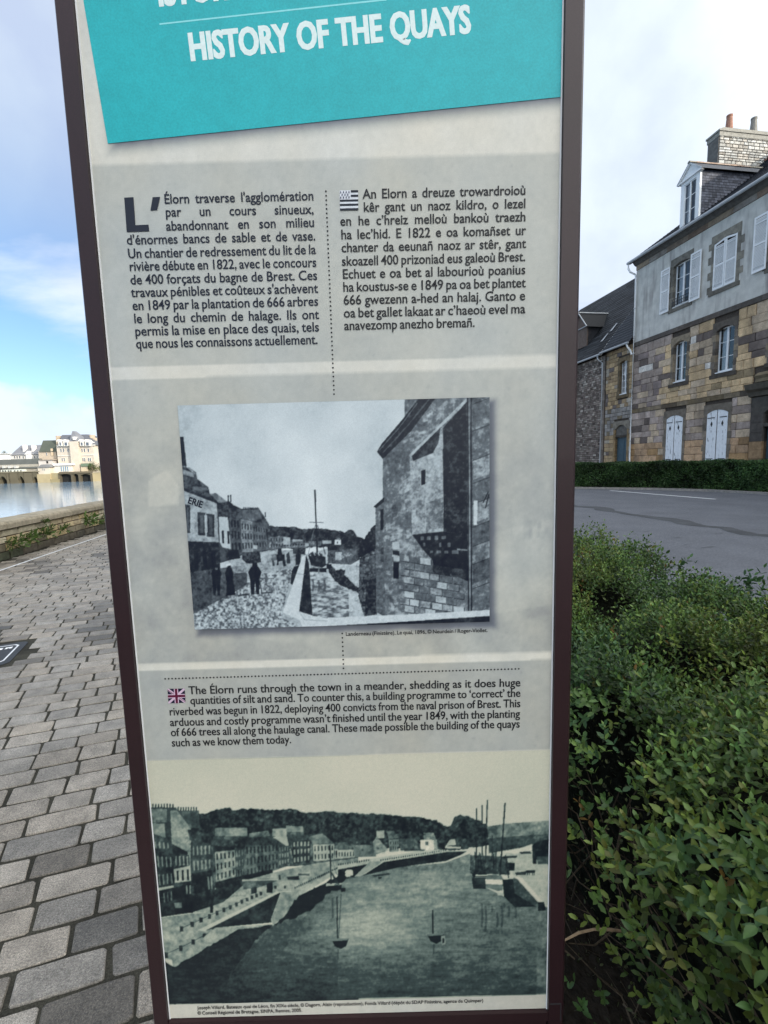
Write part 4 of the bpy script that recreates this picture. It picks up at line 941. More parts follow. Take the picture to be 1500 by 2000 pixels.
for i, (p_, s_, l_, w_) in enumerate(setts):
    zt = random.uniform(-.0012, .0022); c = sett_col(p_, s_); rz = ROWA+random.uniform(-.02, .02); k = random.randrange(8)
    if i in near:
        o = bpy.data.objects.new('sett', SV[k][0]); COL.objects.link(o); o.parent = paving
        o.location = (p_, s_, zt); o.rotation_euler = (random.uniform(-.012, .012), random.uniform(-.01, .01), rz); o.scale = (l_, w_, .05); o.color = (*c, 1)
    else:
        cc, ss = math.cos(rz), math.sin(rz); base = len(BM.v); far_ = s_ > 12; tx, ty = random.uniform(-.012, .012), random.uniform(-.012, .012)
        vs, fs = SV[k][1], SV[k][2]
        if far_: vs = vs[12:]; fs = [tuple(q-12 for q in f) for f in fs[12:]]
        for x, y, z in vs: BM.v.append((p_+(x*l_)*cc-(y*w_)*ss, s_+(x*l_)*ss+(y*w_)*cc, z*.05+zt+x*tx*l_+y*ty*w_))
        for f in fs: BM.f.append(tuple(base+q for q in f)); BM.c.append(c)
me = BM.mesh('setts', recalc=False); o = obj('sett_field', me, MT['sett'], paving); o['kind'] = 'stuff'
# thin pale line along the wall side of the paving
m = MB()
for k in range(60):
    s0 = 2+k*.5; m.quad((-4.50, s0+.004, .0052), (-4.462, s0+.004, .0052), (-4.462, s0+.497, .0052), (-4.50, s0+.497, .0052))
struct('pale_edge_line', m, MT['roadpaint'], recalc=False)

# ---- dark plate let into the paving, with pale border, notches and waves
rp = STREET+R(14); c0 = st(PLC[0], PLC[1], 0)
plate = tag(empty('ground_plate', tuple(c0), rp), 'dark square plate with pale border and marks let into the paving', 'ground plate')
m = MB(); h = PLH; m.prism([(-h,-h+.03),(-h+.03,-h),(h-.03,-h),(h,-h+.03),(h,h-.03),(h-.03,h),(-h+.03,h),(-h,h-.03)], 'z', -.015, .0008); m.build('plate', MT['plate'], plate)
m = MB(); z = .0018; i0, i1 = h-.045, h-.058
oct_ = lambda e, c: [(-e,-e+c),(-e+c,-e),(e-c,-e),(e,-e+c),(e,e-c),(e-c,e),(-e+c,e),(-e,e-c)]
A_, B_ = oct_(i0, .03), oct_(i1, .025)
for i in range(8): j = (i+1) % 8; m.quad((*A_[i], z), (*A_[j], z), (*B_[j], z), (*B_[i], z))
m.build('border_line', MT['roadpaint'], plate, recalc=False)
m = MB()
for k in range(5):
    x = -.14+k*.062; m.poly([(x, .105, z), (x+.018, .105, z), (x+.018, .12, z), (x+.028, .12, z), (x+.028, .105, z), (x+.046, .105, z), (x+.046, .142, z), (x, .142, z)])
m.build('notched_mark', MT['white'], plate, recalc=False)
for r_ in range(3):
    m = MB(); y0 = -.14+r_*.052
    for k in range(10):
        xa, xb = -.14+k*.025, -.14+(k+1)*.025; ya, yb = y0+.010*math.sin(k*1.5), y0+.010*math.sin((k+1)*1.5); m.quad((xa, ya, z), (xb, yb, z), (xb, yb+.016, z), (xa, ya+.016, z))
    m.build('wave_mark', MT['white'], plate, recalc=False)


# ================================================================== QUAY WALL
wall = tag(empty('quay_wall', tuple(st(-4.95, 0)), STREET), 'low yellow stone quay wall with grey coping beside the river', 'wall')
m = MB(); m.box(-.42, -.045, -6, 42, -2.6, .485); m.build('wall_core', MT['mortar'], wall)
def rough_block(seed, amp=.05):
    r = random.Random(seed); v = []
    # unit block, front face is +x, slightly pillowed and irregular
    for x, e in ((-.5, 0), (.36, 0), (.5, .07)):
        for (y, z) in ((-.5,-.5),(0,-.5),(.5,-.5),(.5,0),(.5,.5),(0,.5),(-.5,.5),(-.5,0)):
            v.append((x+r.uniform(-1, 1)*amp*(x > 0), y*(1-2*e)+r.uniform(-1, 1)*amp*.5, z*(1-2*e)+r.uniform(-1, 1)*amp*.5))
    f = []
    for a in range(2):
        for i in range(8): j = (i+1) % 8; f.append((a*8+i, a*8+j, a*8+8+j, a*8+8+i))
    v.append((.5+r.uniform(0, 1)*amp*1.4, r.uniform(-.1, .1), r.uniform(-.1, .1)))
    for i in range(8): f.append((16+i, 16+(i+1) % 8, 24))
    return v, f
RB = [rough_block(i) for i in range(10)]
def rb_mesh(k, mat, name='stone'):
    v, f = RB[k]; me = bpy.data.meshes.new(name); me.from_pydata(v, [], f); ca = me.color_attributes.new('Col', 'FLOAT_COLOR', 'POINT')
    ca.data.foreach_set('color', [1.0]*(4*len(v))); me.materials.append(mat); return me
WM = [rb_mesh(k, MT['wallst']) for k in range(10)]
rows = [(-.02, .12), (.12, .25), (.25, .36), (.36, .475)]
for ri, (z0, z1) in enumerate(rows):
    s = 3.0+random.uniform(0, .3)
    while s < 26:
        l_ = random.uniform(.22, .50) if ri else random.uniform(.3, .6)
        me = random.choice(WM); o = bpy.data.objects.new('stone', me); COL.objects.link(o); o.parent = wall
        o.scale = (.10, l_-.02, (z1-z0)-.015); o.location = (-.045-.035+random.uniform(0, .014), s+l_/2, (z0+z1)/2)
        k = random.uniform(.8, 1.15); base = random.choice(((.46,.36,.20),(.50,.40,.24),(.42,.34,.22),(.48,.42,.30))) if ri else random.choice(((.10,.09,.07),(.14,.12,.09),(.085,.09,.06)))  # lower courses coloured dark to stand in for the houses' shadow
        if ri == 1 and random.random() < .4: base = (.22, .19, .13)
        o.color = (base[0]*k, base[1]*k, base[2]*k, 1); s += l_
for k in range(26):
    s0 = 1+k*1.0; m = MB(); a_ = random.uniform(-.006, .006)
    m.prism([(-.46,.488),(.028,.488),(.028,.565),(.005,.60),(-.04,.618+a_),(-.40,.622+a_),(-.46,.59)], 'y', s0+.006, s0+random.uniform(.985, .994))
    g_ = random.uniform(.85, 1.15)
    for i in range(len(m.c)): m.c[i] = (.30*g_, .26*g_, .19*g_)
    o = m.build('coping_stone', MT['wallst'], wall)
    o.color = (1, 1, 1, 1)

# leaves: numpy builder --------------------------------------------------------
def leaf_cloud(name, pos, dirs, nrm, length, width, cols, quads=2, curl=.22):
    """many small pointed leaves; pos base, dirs along the leaf, nrm its face normal"""
    n = len(pos); dirs = dirs/np.linalg.norm(dirs, axis=1)[:, None]
    side = np.cross(dirs, nrm); side /= (np.linalg.norm(side, axis=1)[:, None]+1e-9); up = np.cross(side, dirs)
    L_, W_ = length[:, None], width[:, None]
    tip = pos+dirs*L_-up*L_*curl*.5; midc = pos+dirs*L_*.5-up*W_*.16
    l1 = pos+dirs*L_*.28+side*W_*.40+up*W_*.10; l2 = pos+dirs*L_*.68+side*W_*.42+up*W_*.06-up*L_*curl*.2
    r1 = pos+dirs*L_*.28-side*W_*.40+up*W_*.10; r2 = pos+dirs*L_*.68-side*W_*.42+up*W_*.06-up*L_*curl*.2
    if quads == 2:      # folded on the midrib: base, l1, l2, tip / base, tip, r2, r1
        V = np.stack([pos, l1, l2, tip, r2, r1], 1).reshape(-1, 3); b_ = (np.arange(n)*6)[:, None]
        F = np.concatenate([b_+np.array([[0, 3, 2, 1]]), b_+np.array([[0, 5, 4, 3]])], 0)
        cc = np.repeat(cols, 6, axis=0)
    else:
        V = np.stack([pos, pos+dirs*L_*.5+side*W_*.5, tip, pos+dirs*L_*.5-side*W_*.5], 1).reshape(-1, 3); b_ = (np.arange(n)*4)[:, None]
        F = b_+np.array([[0, 3, 2, 1]]); cc = np.repeat(cols, 4, axis=0)
    return npmesh(name, V, F, cc)

# ---- weeds on the wall
def weed(pyc, pxc, zc_, size, label, nl=60):
    """pxc, pyc: position along the wall s and height"""
    o = tag(empty('weed', tuple(st(-4.93, pxc, zc_)), STREET), label, 'weed', 'weeds growing on the quay wall')
    n = nl; ang = rng.uniform(-math.pi*.95, math.pi*.95, n); d = np.stack([np.abs(np.cos(ang))*.6+.15, np.sin(ang), rng.uniform(-.25, 1.0, n)], 1); d /= np.linalg.norm(d, axis=1)[:, None]
    t = rng.uniform(.15, 1, n)[:, None]; pos = d*t*size
    col = np.array([[.075, .115, .035]])*rng.uniform(.6, 1.35, (n, 1))
    me = leaf_cloud('foliage', pos, d+rng.normal(0, .5, (n, 3)), rng.normal(0, 1, (n, 3))+[0, 0, .8], rng.uniform(.05, .10, n)*size/.2, rng.uniform(.02, .035, n)*size/.2, col)
    obj('foliage', me, MT['leaf'], o)
    mm = MB()
    for k in range(6): a = pos[k*3]; mm.tube([(0, 0, 0), tuple(a*.6), tuple(a)], [.004, .003, .002], 4)
    mm.build('stem', MT['twig'], o)
for k, (s_, z_, sz, lb) in enumerate(((8.05, .20, .20, 'leafy weed at the left end of the quay wall'), (8.45, .22, .22, 'bushy weed second from the left on the quay wall'),
    (8.95, .24, .20, 'green weed in the middle of the sunlit quay wall'), (9.55, .24, .16, 'small weed halfway along the quay wall right of the bushy ones'),
    (10.6, .26, .26, 'dark weed near where the panel hides the wall'), (11.35, .25, .22, 'weed on the wall right beside the panel edge'),
    (9.0, .46, .10, 'tiny weed just under the coping of the quay wall'))): weed(0, s_, z_, sz, lb, 90)

# ================================================================== NEAR BOX HEDGE
HT = .90
hedge = tag(empty('box_hedge', tuple(st(1.1, 2, 0)), STREET), 'dense green box hedge in the foreground beside the panel', 'hedge')
HO = np.array([1.1, 2.0, 0.0])
def lump(p_, s_):
    return 1.45*(.045*np.sin(p_*5.1+1.3*np.sin(s_*2.3))*np.cos(s_*3.7+p_*1.9)+.035*np.sin(p_*11.3+s_*7.1)+.03*np.sin(s_*13.7-p_*8.3)+.02*np.sin(p_*23+s_*19))
m = MB(); m.box(.80-HO[0], 1.66-HO[0], -.9-HO[1], 7.7-HO[1], 0, HT-.20); m.build('inner_shade', MT['core_shade'], hedge)
PAL = np.array([(.062,.100,.036),(.046,.082,.032),(.078,.115,.036),(.098,.122,.032),(.040,.074,.040),(.115,.115,.036)])
def pick_cols(n, p_, s_, young):
    w = np.sin(p_*4.3+s_*2.1)+np.sin(s_*5.2-p_*2.2)+rng.normal(0, .9, n)
    idx = np.clip(((w+2.6)/5.2*6).astype(int), 0, 5)
    c = PAL[np.array([4, 1, 0, 2, 3, 5])[idx]]; c = c*rng.uniform(.5, 1.7, (n, 1))
    br = rng.random(n) < .010*young; c[br] = np.array([.16, .085, .03])*rng.uniform(.6, 1.1, (br.sum(), 1))
    return c
all_pos, all_dir, all_nrm, all_len, all_wid, all_col = [], [], [], [], [], []
tw = MB()
def shoots(n, base, axis, slen, pairs, lsc, young=1.0, stem=False):
    """shoots with opposite leaves; base (n,3), axis (n,3)"""
    axis = axis/np.linalg.norm(axis, axis=1)[:, None]
    ref = rng.normal(0, 1, (n, 3)); a = np.cross(axis, ref); a /= np.linalg.norm(a, axis=1)[:, None]; b_ = np.cross(axis, a)
    tone_ = pick_cols(n, base[:, 0], base[:, 1], young)
    for k in range(pairs):
        t = (k+.6)/pairs; ph = (k % 2)*math.pi/2
        dvec = a*math.cos(ph)+b_*math.sin(ph); P = base+axis*(slen*t)[:, None]
        for sg in (1, -1):
            d = axis*(.45+.9*t)+dvec*sg*(1.15-.55*t)+rng.normal(0, .13, (n, 3)); nr = axis*1.0-dvec*sg*.6+np.array([0, 0, .5])
            sz = lsc*(1-.32*t+.05*rng.normal(0, 1, n))
            all_pos.append(P); all_dir.append(d); all_nrm.append(nr); all_len.append(sz*.024); all_wid.append(sz*rng.uniform(.0105, .0135, n))
            all_col.append(tone_*(.88+.34*t)*rng.uniform(.85, 1.15, (n, 1)))
    if stem:
        for i in range(n):
            tw.col = (.5, .75, .35); tw.tube([tuple(base[i]), tuple(base[i]+axis[i]*slen[i]*.95)], [.0013, .0008], 3, caps=False)
def top_z(p_, s_):
    edge = np.clip((p_-.44)/.22, 0, 1); edge2 = np.clip((1.86-p_)/.2, 0, 1)
    return HT+lump(p_, s_)-.11*(1-edge)**2-.08*(1-edge2)**2
# top: near zone dense, further back fewer and larger
for (sa, sb, n, lsc, prs, deep) in ((-.35, .9, 6200, .86, 4, .10), (.9, 2.0, 8200, .80, 4, .07), (2.0, 3.6, 9000, .88, 3, .05), (3.6, 7.6, 6000, 1.2, 3, .05)):
    p_ = rng.uniform(.44, 1.86, n); s_ = rng.uniform(sa, sb, n); hole = np.sin(p_*7.7+s_*3.1)+np.sin(s_*8.9-p_*5.0)+np.sin(p_*3.3-s_*6.1)
    z_ = top_z(p_, s_)-rng.uniform(0, 1, n)**1.5*deep-.09
    bare = (p_ < .60+.07*np.sin(s_*9)) & (s_ < 1.15) & (s_ > .2); keep = ((hole < 1.45) | (rng.random(n) < .12)) & (~bare | (rng.random(n) < .22)); p_, s_, z_ = p_[keep], s_[keep], z_[keep]; n = len(p_)
    ax = np.stack([rng.normal(-.12, .42, n), rng.normal(-.10, .42, n), np.ones(n)], 1); ax[:, 0] -= np.clip((.62-p_)/.2, 0, 1)*.9
    shoots(n, np.stack([p_, s_, z_], 1), ax, rng.uniform(.06, .11, n), prs, lsc)
# left face, sparse: leafy sprays leaning out over dark hollow wood
for (sa, sb, n, q) in ((-.3, 1.3, 1500, 1), (1.3, 3.4, 1500, 1)):
    s_ = rng.uniform(sa, sb, n); z_ = rng.uniform(.06, .88, n)**.75*1.0; z_ = np.clip(z_, .05, .88)
    cl = np.sin(s_*9.1+z_*6.0)+np.sin(s_*4.3-z_*11.7); keep = (cl+(z_-.45)*3.2+rng.normal(0, .5, n)) > .95
    s_, z_ = s_[keep], z_[keep]; n = len(s_); p_ = .50+rng.uniform(-.03, .12, n)+.03*np.sin(z_*9+s_*5)
    ax = np.stack([-np.ones(n)*.75+rng.normal(0, .3, n), rng.normal(-.15, .45, n), rng.normal(.75, .35, n)], 1)
    shoots(n, np.stack([p_, s_, z_], 1), ax, rng.uniform(.06, .12, n), 4, .95, .6)
# front end of the hedge nearest the photographer's feet, far and back side
n = 700; p_ = rng.uniform(.5, 1.8, n); z_ = rng.uniform(.1, .86, n); shoots(n, np.stack([p_, np.full(n, -.45)+rng.uniform(-.05, .05, n), z_], 1), np.stack([rng.normal(0, .4, n), -np.ones(n), rng.normal(.6, .3, n)], 1), rng.uniform(.06, .1, n), 3, 1.2)
n = 1700; s_ = rng.uniform(-.3, 7.6, n); z_ = rng.uniform(.15, .86, n); shoots(n, np.stack([np.full(n, 1.80)+rng.uniform(-.05, .04, n), s_, z_], 1), np.stack([np.ones(n), rng.normal(0, .4, n), rng.normal(.6, .3, n)], 1), rng.uniform(.07, .11, n), 3, 1.5)
# small inner dead leaves and bare twigs seen in the hollow left face
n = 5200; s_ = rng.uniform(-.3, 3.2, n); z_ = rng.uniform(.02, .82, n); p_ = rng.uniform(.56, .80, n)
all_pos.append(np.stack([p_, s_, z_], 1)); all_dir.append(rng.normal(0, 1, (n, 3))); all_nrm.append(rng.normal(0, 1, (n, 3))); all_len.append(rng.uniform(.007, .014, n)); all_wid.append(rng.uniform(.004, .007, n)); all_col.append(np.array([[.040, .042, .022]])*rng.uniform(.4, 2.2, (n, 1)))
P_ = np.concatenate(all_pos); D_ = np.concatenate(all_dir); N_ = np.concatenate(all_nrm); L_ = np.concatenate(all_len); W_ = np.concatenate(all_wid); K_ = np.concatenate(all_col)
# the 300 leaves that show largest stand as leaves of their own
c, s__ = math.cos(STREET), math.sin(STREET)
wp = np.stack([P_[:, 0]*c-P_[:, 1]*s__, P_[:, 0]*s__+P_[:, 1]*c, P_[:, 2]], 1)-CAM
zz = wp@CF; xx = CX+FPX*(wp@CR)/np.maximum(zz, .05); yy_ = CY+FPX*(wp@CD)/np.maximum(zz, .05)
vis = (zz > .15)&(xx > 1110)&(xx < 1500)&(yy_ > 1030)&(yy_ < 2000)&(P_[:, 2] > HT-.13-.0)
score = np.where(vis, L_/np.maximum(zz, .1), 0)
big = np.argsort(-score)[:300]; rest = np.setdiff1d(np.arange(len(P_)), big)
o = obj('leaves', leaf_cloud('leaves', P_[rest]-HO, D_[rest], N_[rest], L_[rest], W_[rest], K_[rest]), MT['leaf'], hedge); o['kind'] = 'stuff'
def fine_leaf(seed):
    r = random.Random(seed); cu = r.uniform(.10, .28); v = []; f = []; wd = [0.10, .36, .48, .44, .26, 0.03]
    for i in range(6):
        t = i/5; zb = -cu*t*t; w = wd[i]*.5
        v += [(t, -w, zb+w*.30), (t, 0, zb), (t, w, zb+w*.30)]
    for i in range(5):
        a = i*3; f += [(a, a+3, a+4, a+1), (a+1, a+4, a+5, a+2)]
    me = bpy.data.meshes.new('leaf'); me.from_pydata(v, [], f); me.polygons.foreach_set('use_smooth', [True]*len(f)); return me
LM = []
for k in range(12):
    me = fine_leaf(k); ca = me.color_attributes.new('Col', 'FLOAT_COLOR', 'POINT'); cc = PAL[k % 5]*(.85+.05*k)
    col = []
    for q in me.vertices: e = 1.25 if abs(q.co.y) < .01 else 1.0; col += [cc[0]*e, cc[1]*e, cc[2]*e, 1]
    ca.data.foreach_set('color', col); me.materials.append(MT['leaf']); LM.append(me)
for i in big:
    d = D_[i]/np.linalg.norm(D_[i]); sd = np.cross(N_[i], d); sd /= np.linalg.norm(sd); up = np.cross(d, sd)
    me = LM[random.randrange(12)]; o = bpy.data.objects.new('leaf', me); COL.objects.link(o); o.parent = hedge
    Q = P_[i]-HO; l_, w_ = L_[i]*1.12, W_[i]*2.0
    o.matrix_local = Matrix(((d[0]*l_, sd[0]*w_, up[0]*l_, Q[0]), (d[1]*l_, sd[1]*w_, up[1]*l_, Q[1]), (d[2]*l_, sd[2]*w_, up[2]*l_, Q[2]), (0, 0, 0, 1)))
tw = MB()
for k in range(420):
    s0 = random.uniform(-.2, 3.0); z0 = random.uniform(.03, .55); p0 = random.uniform(.58, .80); l_ = random.uniform(.10, .34)
    d = Vector((-random.uniform(.0, .6), random.uniform(-.7, .7), random.uniform(.1, 1))).normalized(); a = Vector((p0, s0, z0)); b_ = a+d*l_*.5+Vector((random.uniform(-.02, .02),)*3); e_ = a+d*l_+Vector((random.uniform(-.03, .03), random.uniform(-.03, .03), 0))
    g_ = random.uniform(.15, 1.0); tw.col = (g_, g_*.97, g_*.9); r_ = random.uniform(.0008, .0024); tw.tube([a-Vector(HO), b_-Vector(HO), e_-Vector(HO)], [r_*1.5, r_, r_*.5], 4, caps=False)
tw.build('twigs', MT['twig'], hedge)['kind'] = 'stuff'
# one pale broken branch near the panel's edge
q = ray(1112, 1860); t_ = 0.70/(q[1]); w3 = CAM+q*t_
def to_h(w):  # world to hedge-local
    return Vector((w[0]*c+w[1]*s__-HO[0], -w[0]*s__+w[1]*c-HO[1], w[2]))
tw = MB(); tw.col = (2.4, 2.2, 1.9)
pts = [to_h(CAM+ray(x, y)*(d_/ray(x, y)[1])) for x, y, d_ in ((1100, 1838, .69), (1130, 1822, .70), (1160, 1815, .72), (1195, 1816, .75), (1225, 1820, .80))]
tw.tube(pts, [.0016, .0024, .0021, .0028, .0018], 6); tw.build('branch', MT['twig'], hedge)['label'] = 'pale broken branch poking out of the hollow side'

# ================================================================== FAR CLIPPED HEDGE
fh = tag(empty('clipped_hedge', tuple(st(13.5, 15, 0)), STREET), 'dark clipped hedge along the far side of the road', 'hedge')
FO = np.array([13.5, 15, 0]); dns = []
pos = []; nrm_ = []; HH = 1.10
seg = [np.array(q, float) for q in HP]
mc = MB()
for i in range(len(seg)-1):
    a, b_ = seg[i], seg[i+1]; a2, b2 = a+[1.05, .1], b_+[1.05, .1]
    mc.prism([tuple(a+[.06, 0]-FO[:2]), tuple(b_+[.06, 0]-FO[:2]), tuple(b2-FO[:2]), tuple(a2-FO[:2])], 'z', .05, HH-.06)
    d = b_-a; ln = np.linalg.norm(d); nn = np.array([d[1], -d[0]])/ln
    if nn[0] > 0: nn = -nn
    k = int(ln*2600) if b_[1] > 7 else int(ln*200); t = rng.random(k); z = rng.uniform(.06, HH, k)
    bul = .05*np.sin(t*ln*3.1+i)+.03*np.sin(z*7+t*ln*9)
    xy = a+d*t[:, None]+nn*(bul+rng.uniform(-.05, .05, k))[:, None]; pos.append(np.column_stack([xy, z])); nrm_.append(np.tile([nn[0], nn[1], .35], (k, 1)))
    k = k//2; t = rng.random(k); u = rng.random(k); xy = a+d*t[:, None]+np.array([1.05, .1])*u[:, None]
    pos.append(np.column_stack([xy, HH-.02+.025*np.sin(t*ln*4+u*3)+rng.uniform(-.04, .03, k)])); nrm_.append(np.tile([nn[0]*.2, nn[1]*.2, 1], (k, 1)))
mc.build('inner_shade', MT['core_shade'], fh)
pos = np.concatenate(pos); nrm_ = np.concatenate(nrm_); n = len(pos)
cw = np.sin(pos[:, 0]*3.1+pos[:, 1]*2.3)+np.sin(pos[:, 2]*5.5+pos[:, 1]*3.1)
colr = np.array([[.040, .072, .032]])*(1+.28*cw[:, None])*rng.uniform(.5, 1.6, (n, 1)); colr[rng.random(n) < .07] *= 2.0
o = obj('foliage', leaf_cloud('foliage', pos-FO, rng.normal(0, 1, (n, 3))+nrm_*.7, nrm_+rng.normal(0, .7, (n, 3)), rng.uniform(.05, .09, n), rng.uniform(.03, .05, n), np.clip(colr, .006, 1), 1), MT['leaf'], fh); o['kind'] = 'stuff'
# ================================================================== HOUSES ALONG THE STREET
FP = 18.0
def vary(c, lo, hi):
    k = random.uniform(lo, hi); return tuple(x*k for x in c)
class House:
    def __init__(s, name, s0, label, cat='house', group=None):
        s.o = (FP, s0); s.root = tag(empty(name, tuple(st(FP, s0)), STREET), label, cat, group)
    def part(s, mb, name, mat, parent=None, kind=None, label=None, **k):
        if parent is None or parent is s.root:
            o = mb.build(name, mat, s.root, loc=(-s.o[0], -s.o[1], 0), **k)
        else: o = mb.build(name, mat, parent, **k)
        if kind: o['kind'] = kind
        if label: o['label'] = label
        return o
def wall_open(mb, p, s0, s1, z0, z1, ops, dep=.24):
    S = sorted({s0, s1}|{v for o in ops for v in o[:2] if s0 < v < s1}); Z = sorted({z0, z1}|{v for o in ops for v in o[2:4] if z0 < v < z1})
    for a, b in zip(S[:-1], S[1:]):
        for c, d in zip(Z[:-1], Z[1:]):
            sm, zm = (a+b)/2, (c+d)/2
            if any(o[0] < sm < o[1] and o[2] < zm < o[3] for o in ops): continue
            mb.quad((p, a, c), (p, b, c), (p, b, d), (p, a, d))
    for a, b, c, d in [o[:4] for o in ops]:
        mb.quad((p, a, c), (p+dep, a, c), (p+dep, a, d), (p, a, d)); mb.quad((p, b, c), (p, b, d), (p+dep, b, d), (p+dep, b, c))
        mb.quad((p, a, c), (p, b, c), (p+dep, b, c), (p+dep, a, c)); mb.quad((p, a, d), (p+dep, a, d), (p+dep, b, d), (p, b, d))
        # dark room behind
        q = p+dep; mb.quad((q+.5, a-.2, c-.2), (q+.5, b+.2, c-.2), (q+.5, b+.2, d+.2), (q+.5, a-.2, d+.2))
def arc(a, b, z, rise, n=8):
    """points of a segmental arch from (a,z) to (b,z)"""
    return [(a+(b-a)*k/n, z+rise*(1-(2*k/n-1)**2)) for k in range(n+1)]
def lintel(mb, p0, p1, a, b, ztop_spring, rise, over, ztop):
    pts = [(a-over, ztop_spring), (a, ztop_spring)]+arc(a, b, ztop_spring, rise)[1:-1]+[(b, ztop_spring), (b+over, ztop_spring), (b+over, ztop), (a-over, ztop)]
    n = len(pts)
    k = len(arc(a, b, 0, 0))
    # front face as strips so it stays flat and convex
    A_ = [(a-over, ztop_spring)]+arc(a, b, ztop_spring, rise)+[(b+over, ztop_spring)]
    for (s0, z0), (s1, z1) in zip(A_[:-1], A_[1:]):
        mb.quad((p0, s0, z0), (p0, s1, z1), (p0, s1, ztop), (p0, s0, ztop)); mb.quad((p0, s0, z0), (p1, s0, z0), (p1, s1, z1), (p0, s1, z1))
    mb.quad((p0, a-over, ztop), (p0, b+over, ztop), (p1, b+over, ztop), (p1, a-over, ztop))
    mb.quad((p0, a-over, ztop_spring), (p0, a-over, ztop), (p1, a-over, ztop), (p1, a-over, ztop_spring)); mb.quad((p0, b+over, ztop_spring), (p1, b+over, ztop_spring), (p1, b+over, ztop), (p0, b+over, ztop))
def window(H, a, b, c, d, p=None, bars=2, curtain=True, small=False, sill=True, fr=.05):
    p = FP+.14 if p is None else p
    loc = (FP, H.o[1])
    f = MB(); y = lambda s: s
    w = fr
    f.box(p, p+.06, a, a+w, c, d); f.box(p, p+.06, b-w, b, c, d); f.box(p, p+.06, a+w, b-w, c, c+w*1.3); f.box(p, p+.06, a+w, b-w, d-w, d)
    m_ = (a+b)/2; f.box(p-.012, p+.05, m_-w*.9, m_+w*.9, c+w*1.3, d-w)
    fo = H.part(f, 'window', MT['white'])
    g = MB()
    for k in range(bars):
        z = c+(d-c)*(k+1)/(bars+1)
        for u0, u1 in ((a+w, m_-w*.9), (m_+w*.9, b-w)): g.box(p+.012, p+.04, u0, u1, z-.014, z+.014)
    if small:
        for u0, u1 in ((a+w, m_-w*.9), (m_+w*.9, b-w)): um = (u0+u1)/2; g.box(p+.014, p+.038, um-.012, um+.012, c+w*1.3, d-w)
    H.part(g, 'glazing_bar', MT['white'], fo)
    for u0, u1 in ((a+w, m_-w*.9), (m_+w*.9, b-w)):
        g = MB(); g.quad((p+.027, u0, c+w), (p+.027, u0, d-w), (p+.027, u1, d-w), (p+.027, u1, c+w)); H.part(g, 'pane', MT['glass'], fo, recalc=False)
    if curtain:
        g = MB()
        for u0, u1 in ((a+w, a+(b-a)*.30), (b-(b-a)*.44, b-w)):
            n = 8
            for k in range(n):
                s0 = u0+(u1-u0)*k/n; s1 = u0+(u1-u0)*(k+1)/n; q0, q1 = p+.12+.02*(k % 2), p+.12+.02*((k+1) % 2)
                g.quad((q0, s0, c+.02), (q1, s1, c+.02), (q1, s1, d-.02), (q0, s0, d-.02))
        H.part(g, 'curtain', MT['curtain'], fo)
    if sill:
        g = MB(); g.box(p-.13, p-.002, a-.03, b+.03, c-.05, c-.004); H.part(g, 'sill', MT['white'], fo)
    return fo
def stones(H, name, s0, s1, z0, z1, ops, hr, lr, colf, mat, limit=300, proud=(.012, .030), gap=.018, order=None, meshes=None, amp_front=FP):
    """courses of squared stones over a mortar wall; the ones that show largest are objects"""
    L_ = []; z = z0
    while z < z1-.06:
        h = random.uniform(*hr); h = min(h, z1-z)
        if z1-(z+h) < hr[0]*.6: h = z1-z
        blocks = [(s0, s1)]
        for o in ops:
            if o[3] <= z+.02 or o[2] >= z+h-.02: continue
            nb = []
            for a, b in blocks:
                if o[1] <= a or o[0] >= b: nb.append((a, b)); continue
                if o[0] > a: nb.append((a, o[0]))
                if o[1] < b: nb.append((o[1], b))
            blocks = nb
        for a, b in blocks:
            s = a
            while s < b-.03:
                l = random.uniform(*lr)
                if b-(s+l) < lr[0]*.6: l = b-s
                l = min(l, b-s); L_.append((s, l, z, h)); s += l
        z += h
    sc = []
    for (s, l, z, h) in L_:
        x, y, dpt = project(st(FP, s+l/2, z+h/2)); sc.append((l*h/dpt**2) if (1120 < x < 1510 and dpt > 0 and y < 910) else 0)
    od = sorted(range(len(L_)), key=lambda i: -sc[i]); top_ = set(i for i in od[:limit] if sc[i] > 0)
    R_ = MB()
    for i, (s, l, z, h) in enumerate(L_):
        c = colf(s+l/2, z+h/2); pr = random.uniform(*proud); k = random.randrange(10)
        if i in top_:
            o = bpy.data.objects.new('stone', meshes[k]); COL.objects.link(o); o.parent = H.root; o.rotation_euler = (0, 0, math.pi)
            o.scale = (.06, l-gap, h-gap); o.location = (.03-pr, s+l/2-H.o[1], z+h/2); o.color = (*c, 1)
        else:
            v, f = RB[k]; base = len(R_.v)
            for x_, y_, z_ in v: R_.v.append((FP+.03-pr-x_*.06, s+l/2-y_*(l-gap), z+h/2+z_*(h-gap)))
            for ff in f: R_.f.append(tuple(base+q for q in ff)); R_.c.append(c)
    if R_.v: H.part(R_, name, mat, kind='stuff', recalc=False)
FM = [rb_mesh(k, MT['stone']) for k in range(10)]
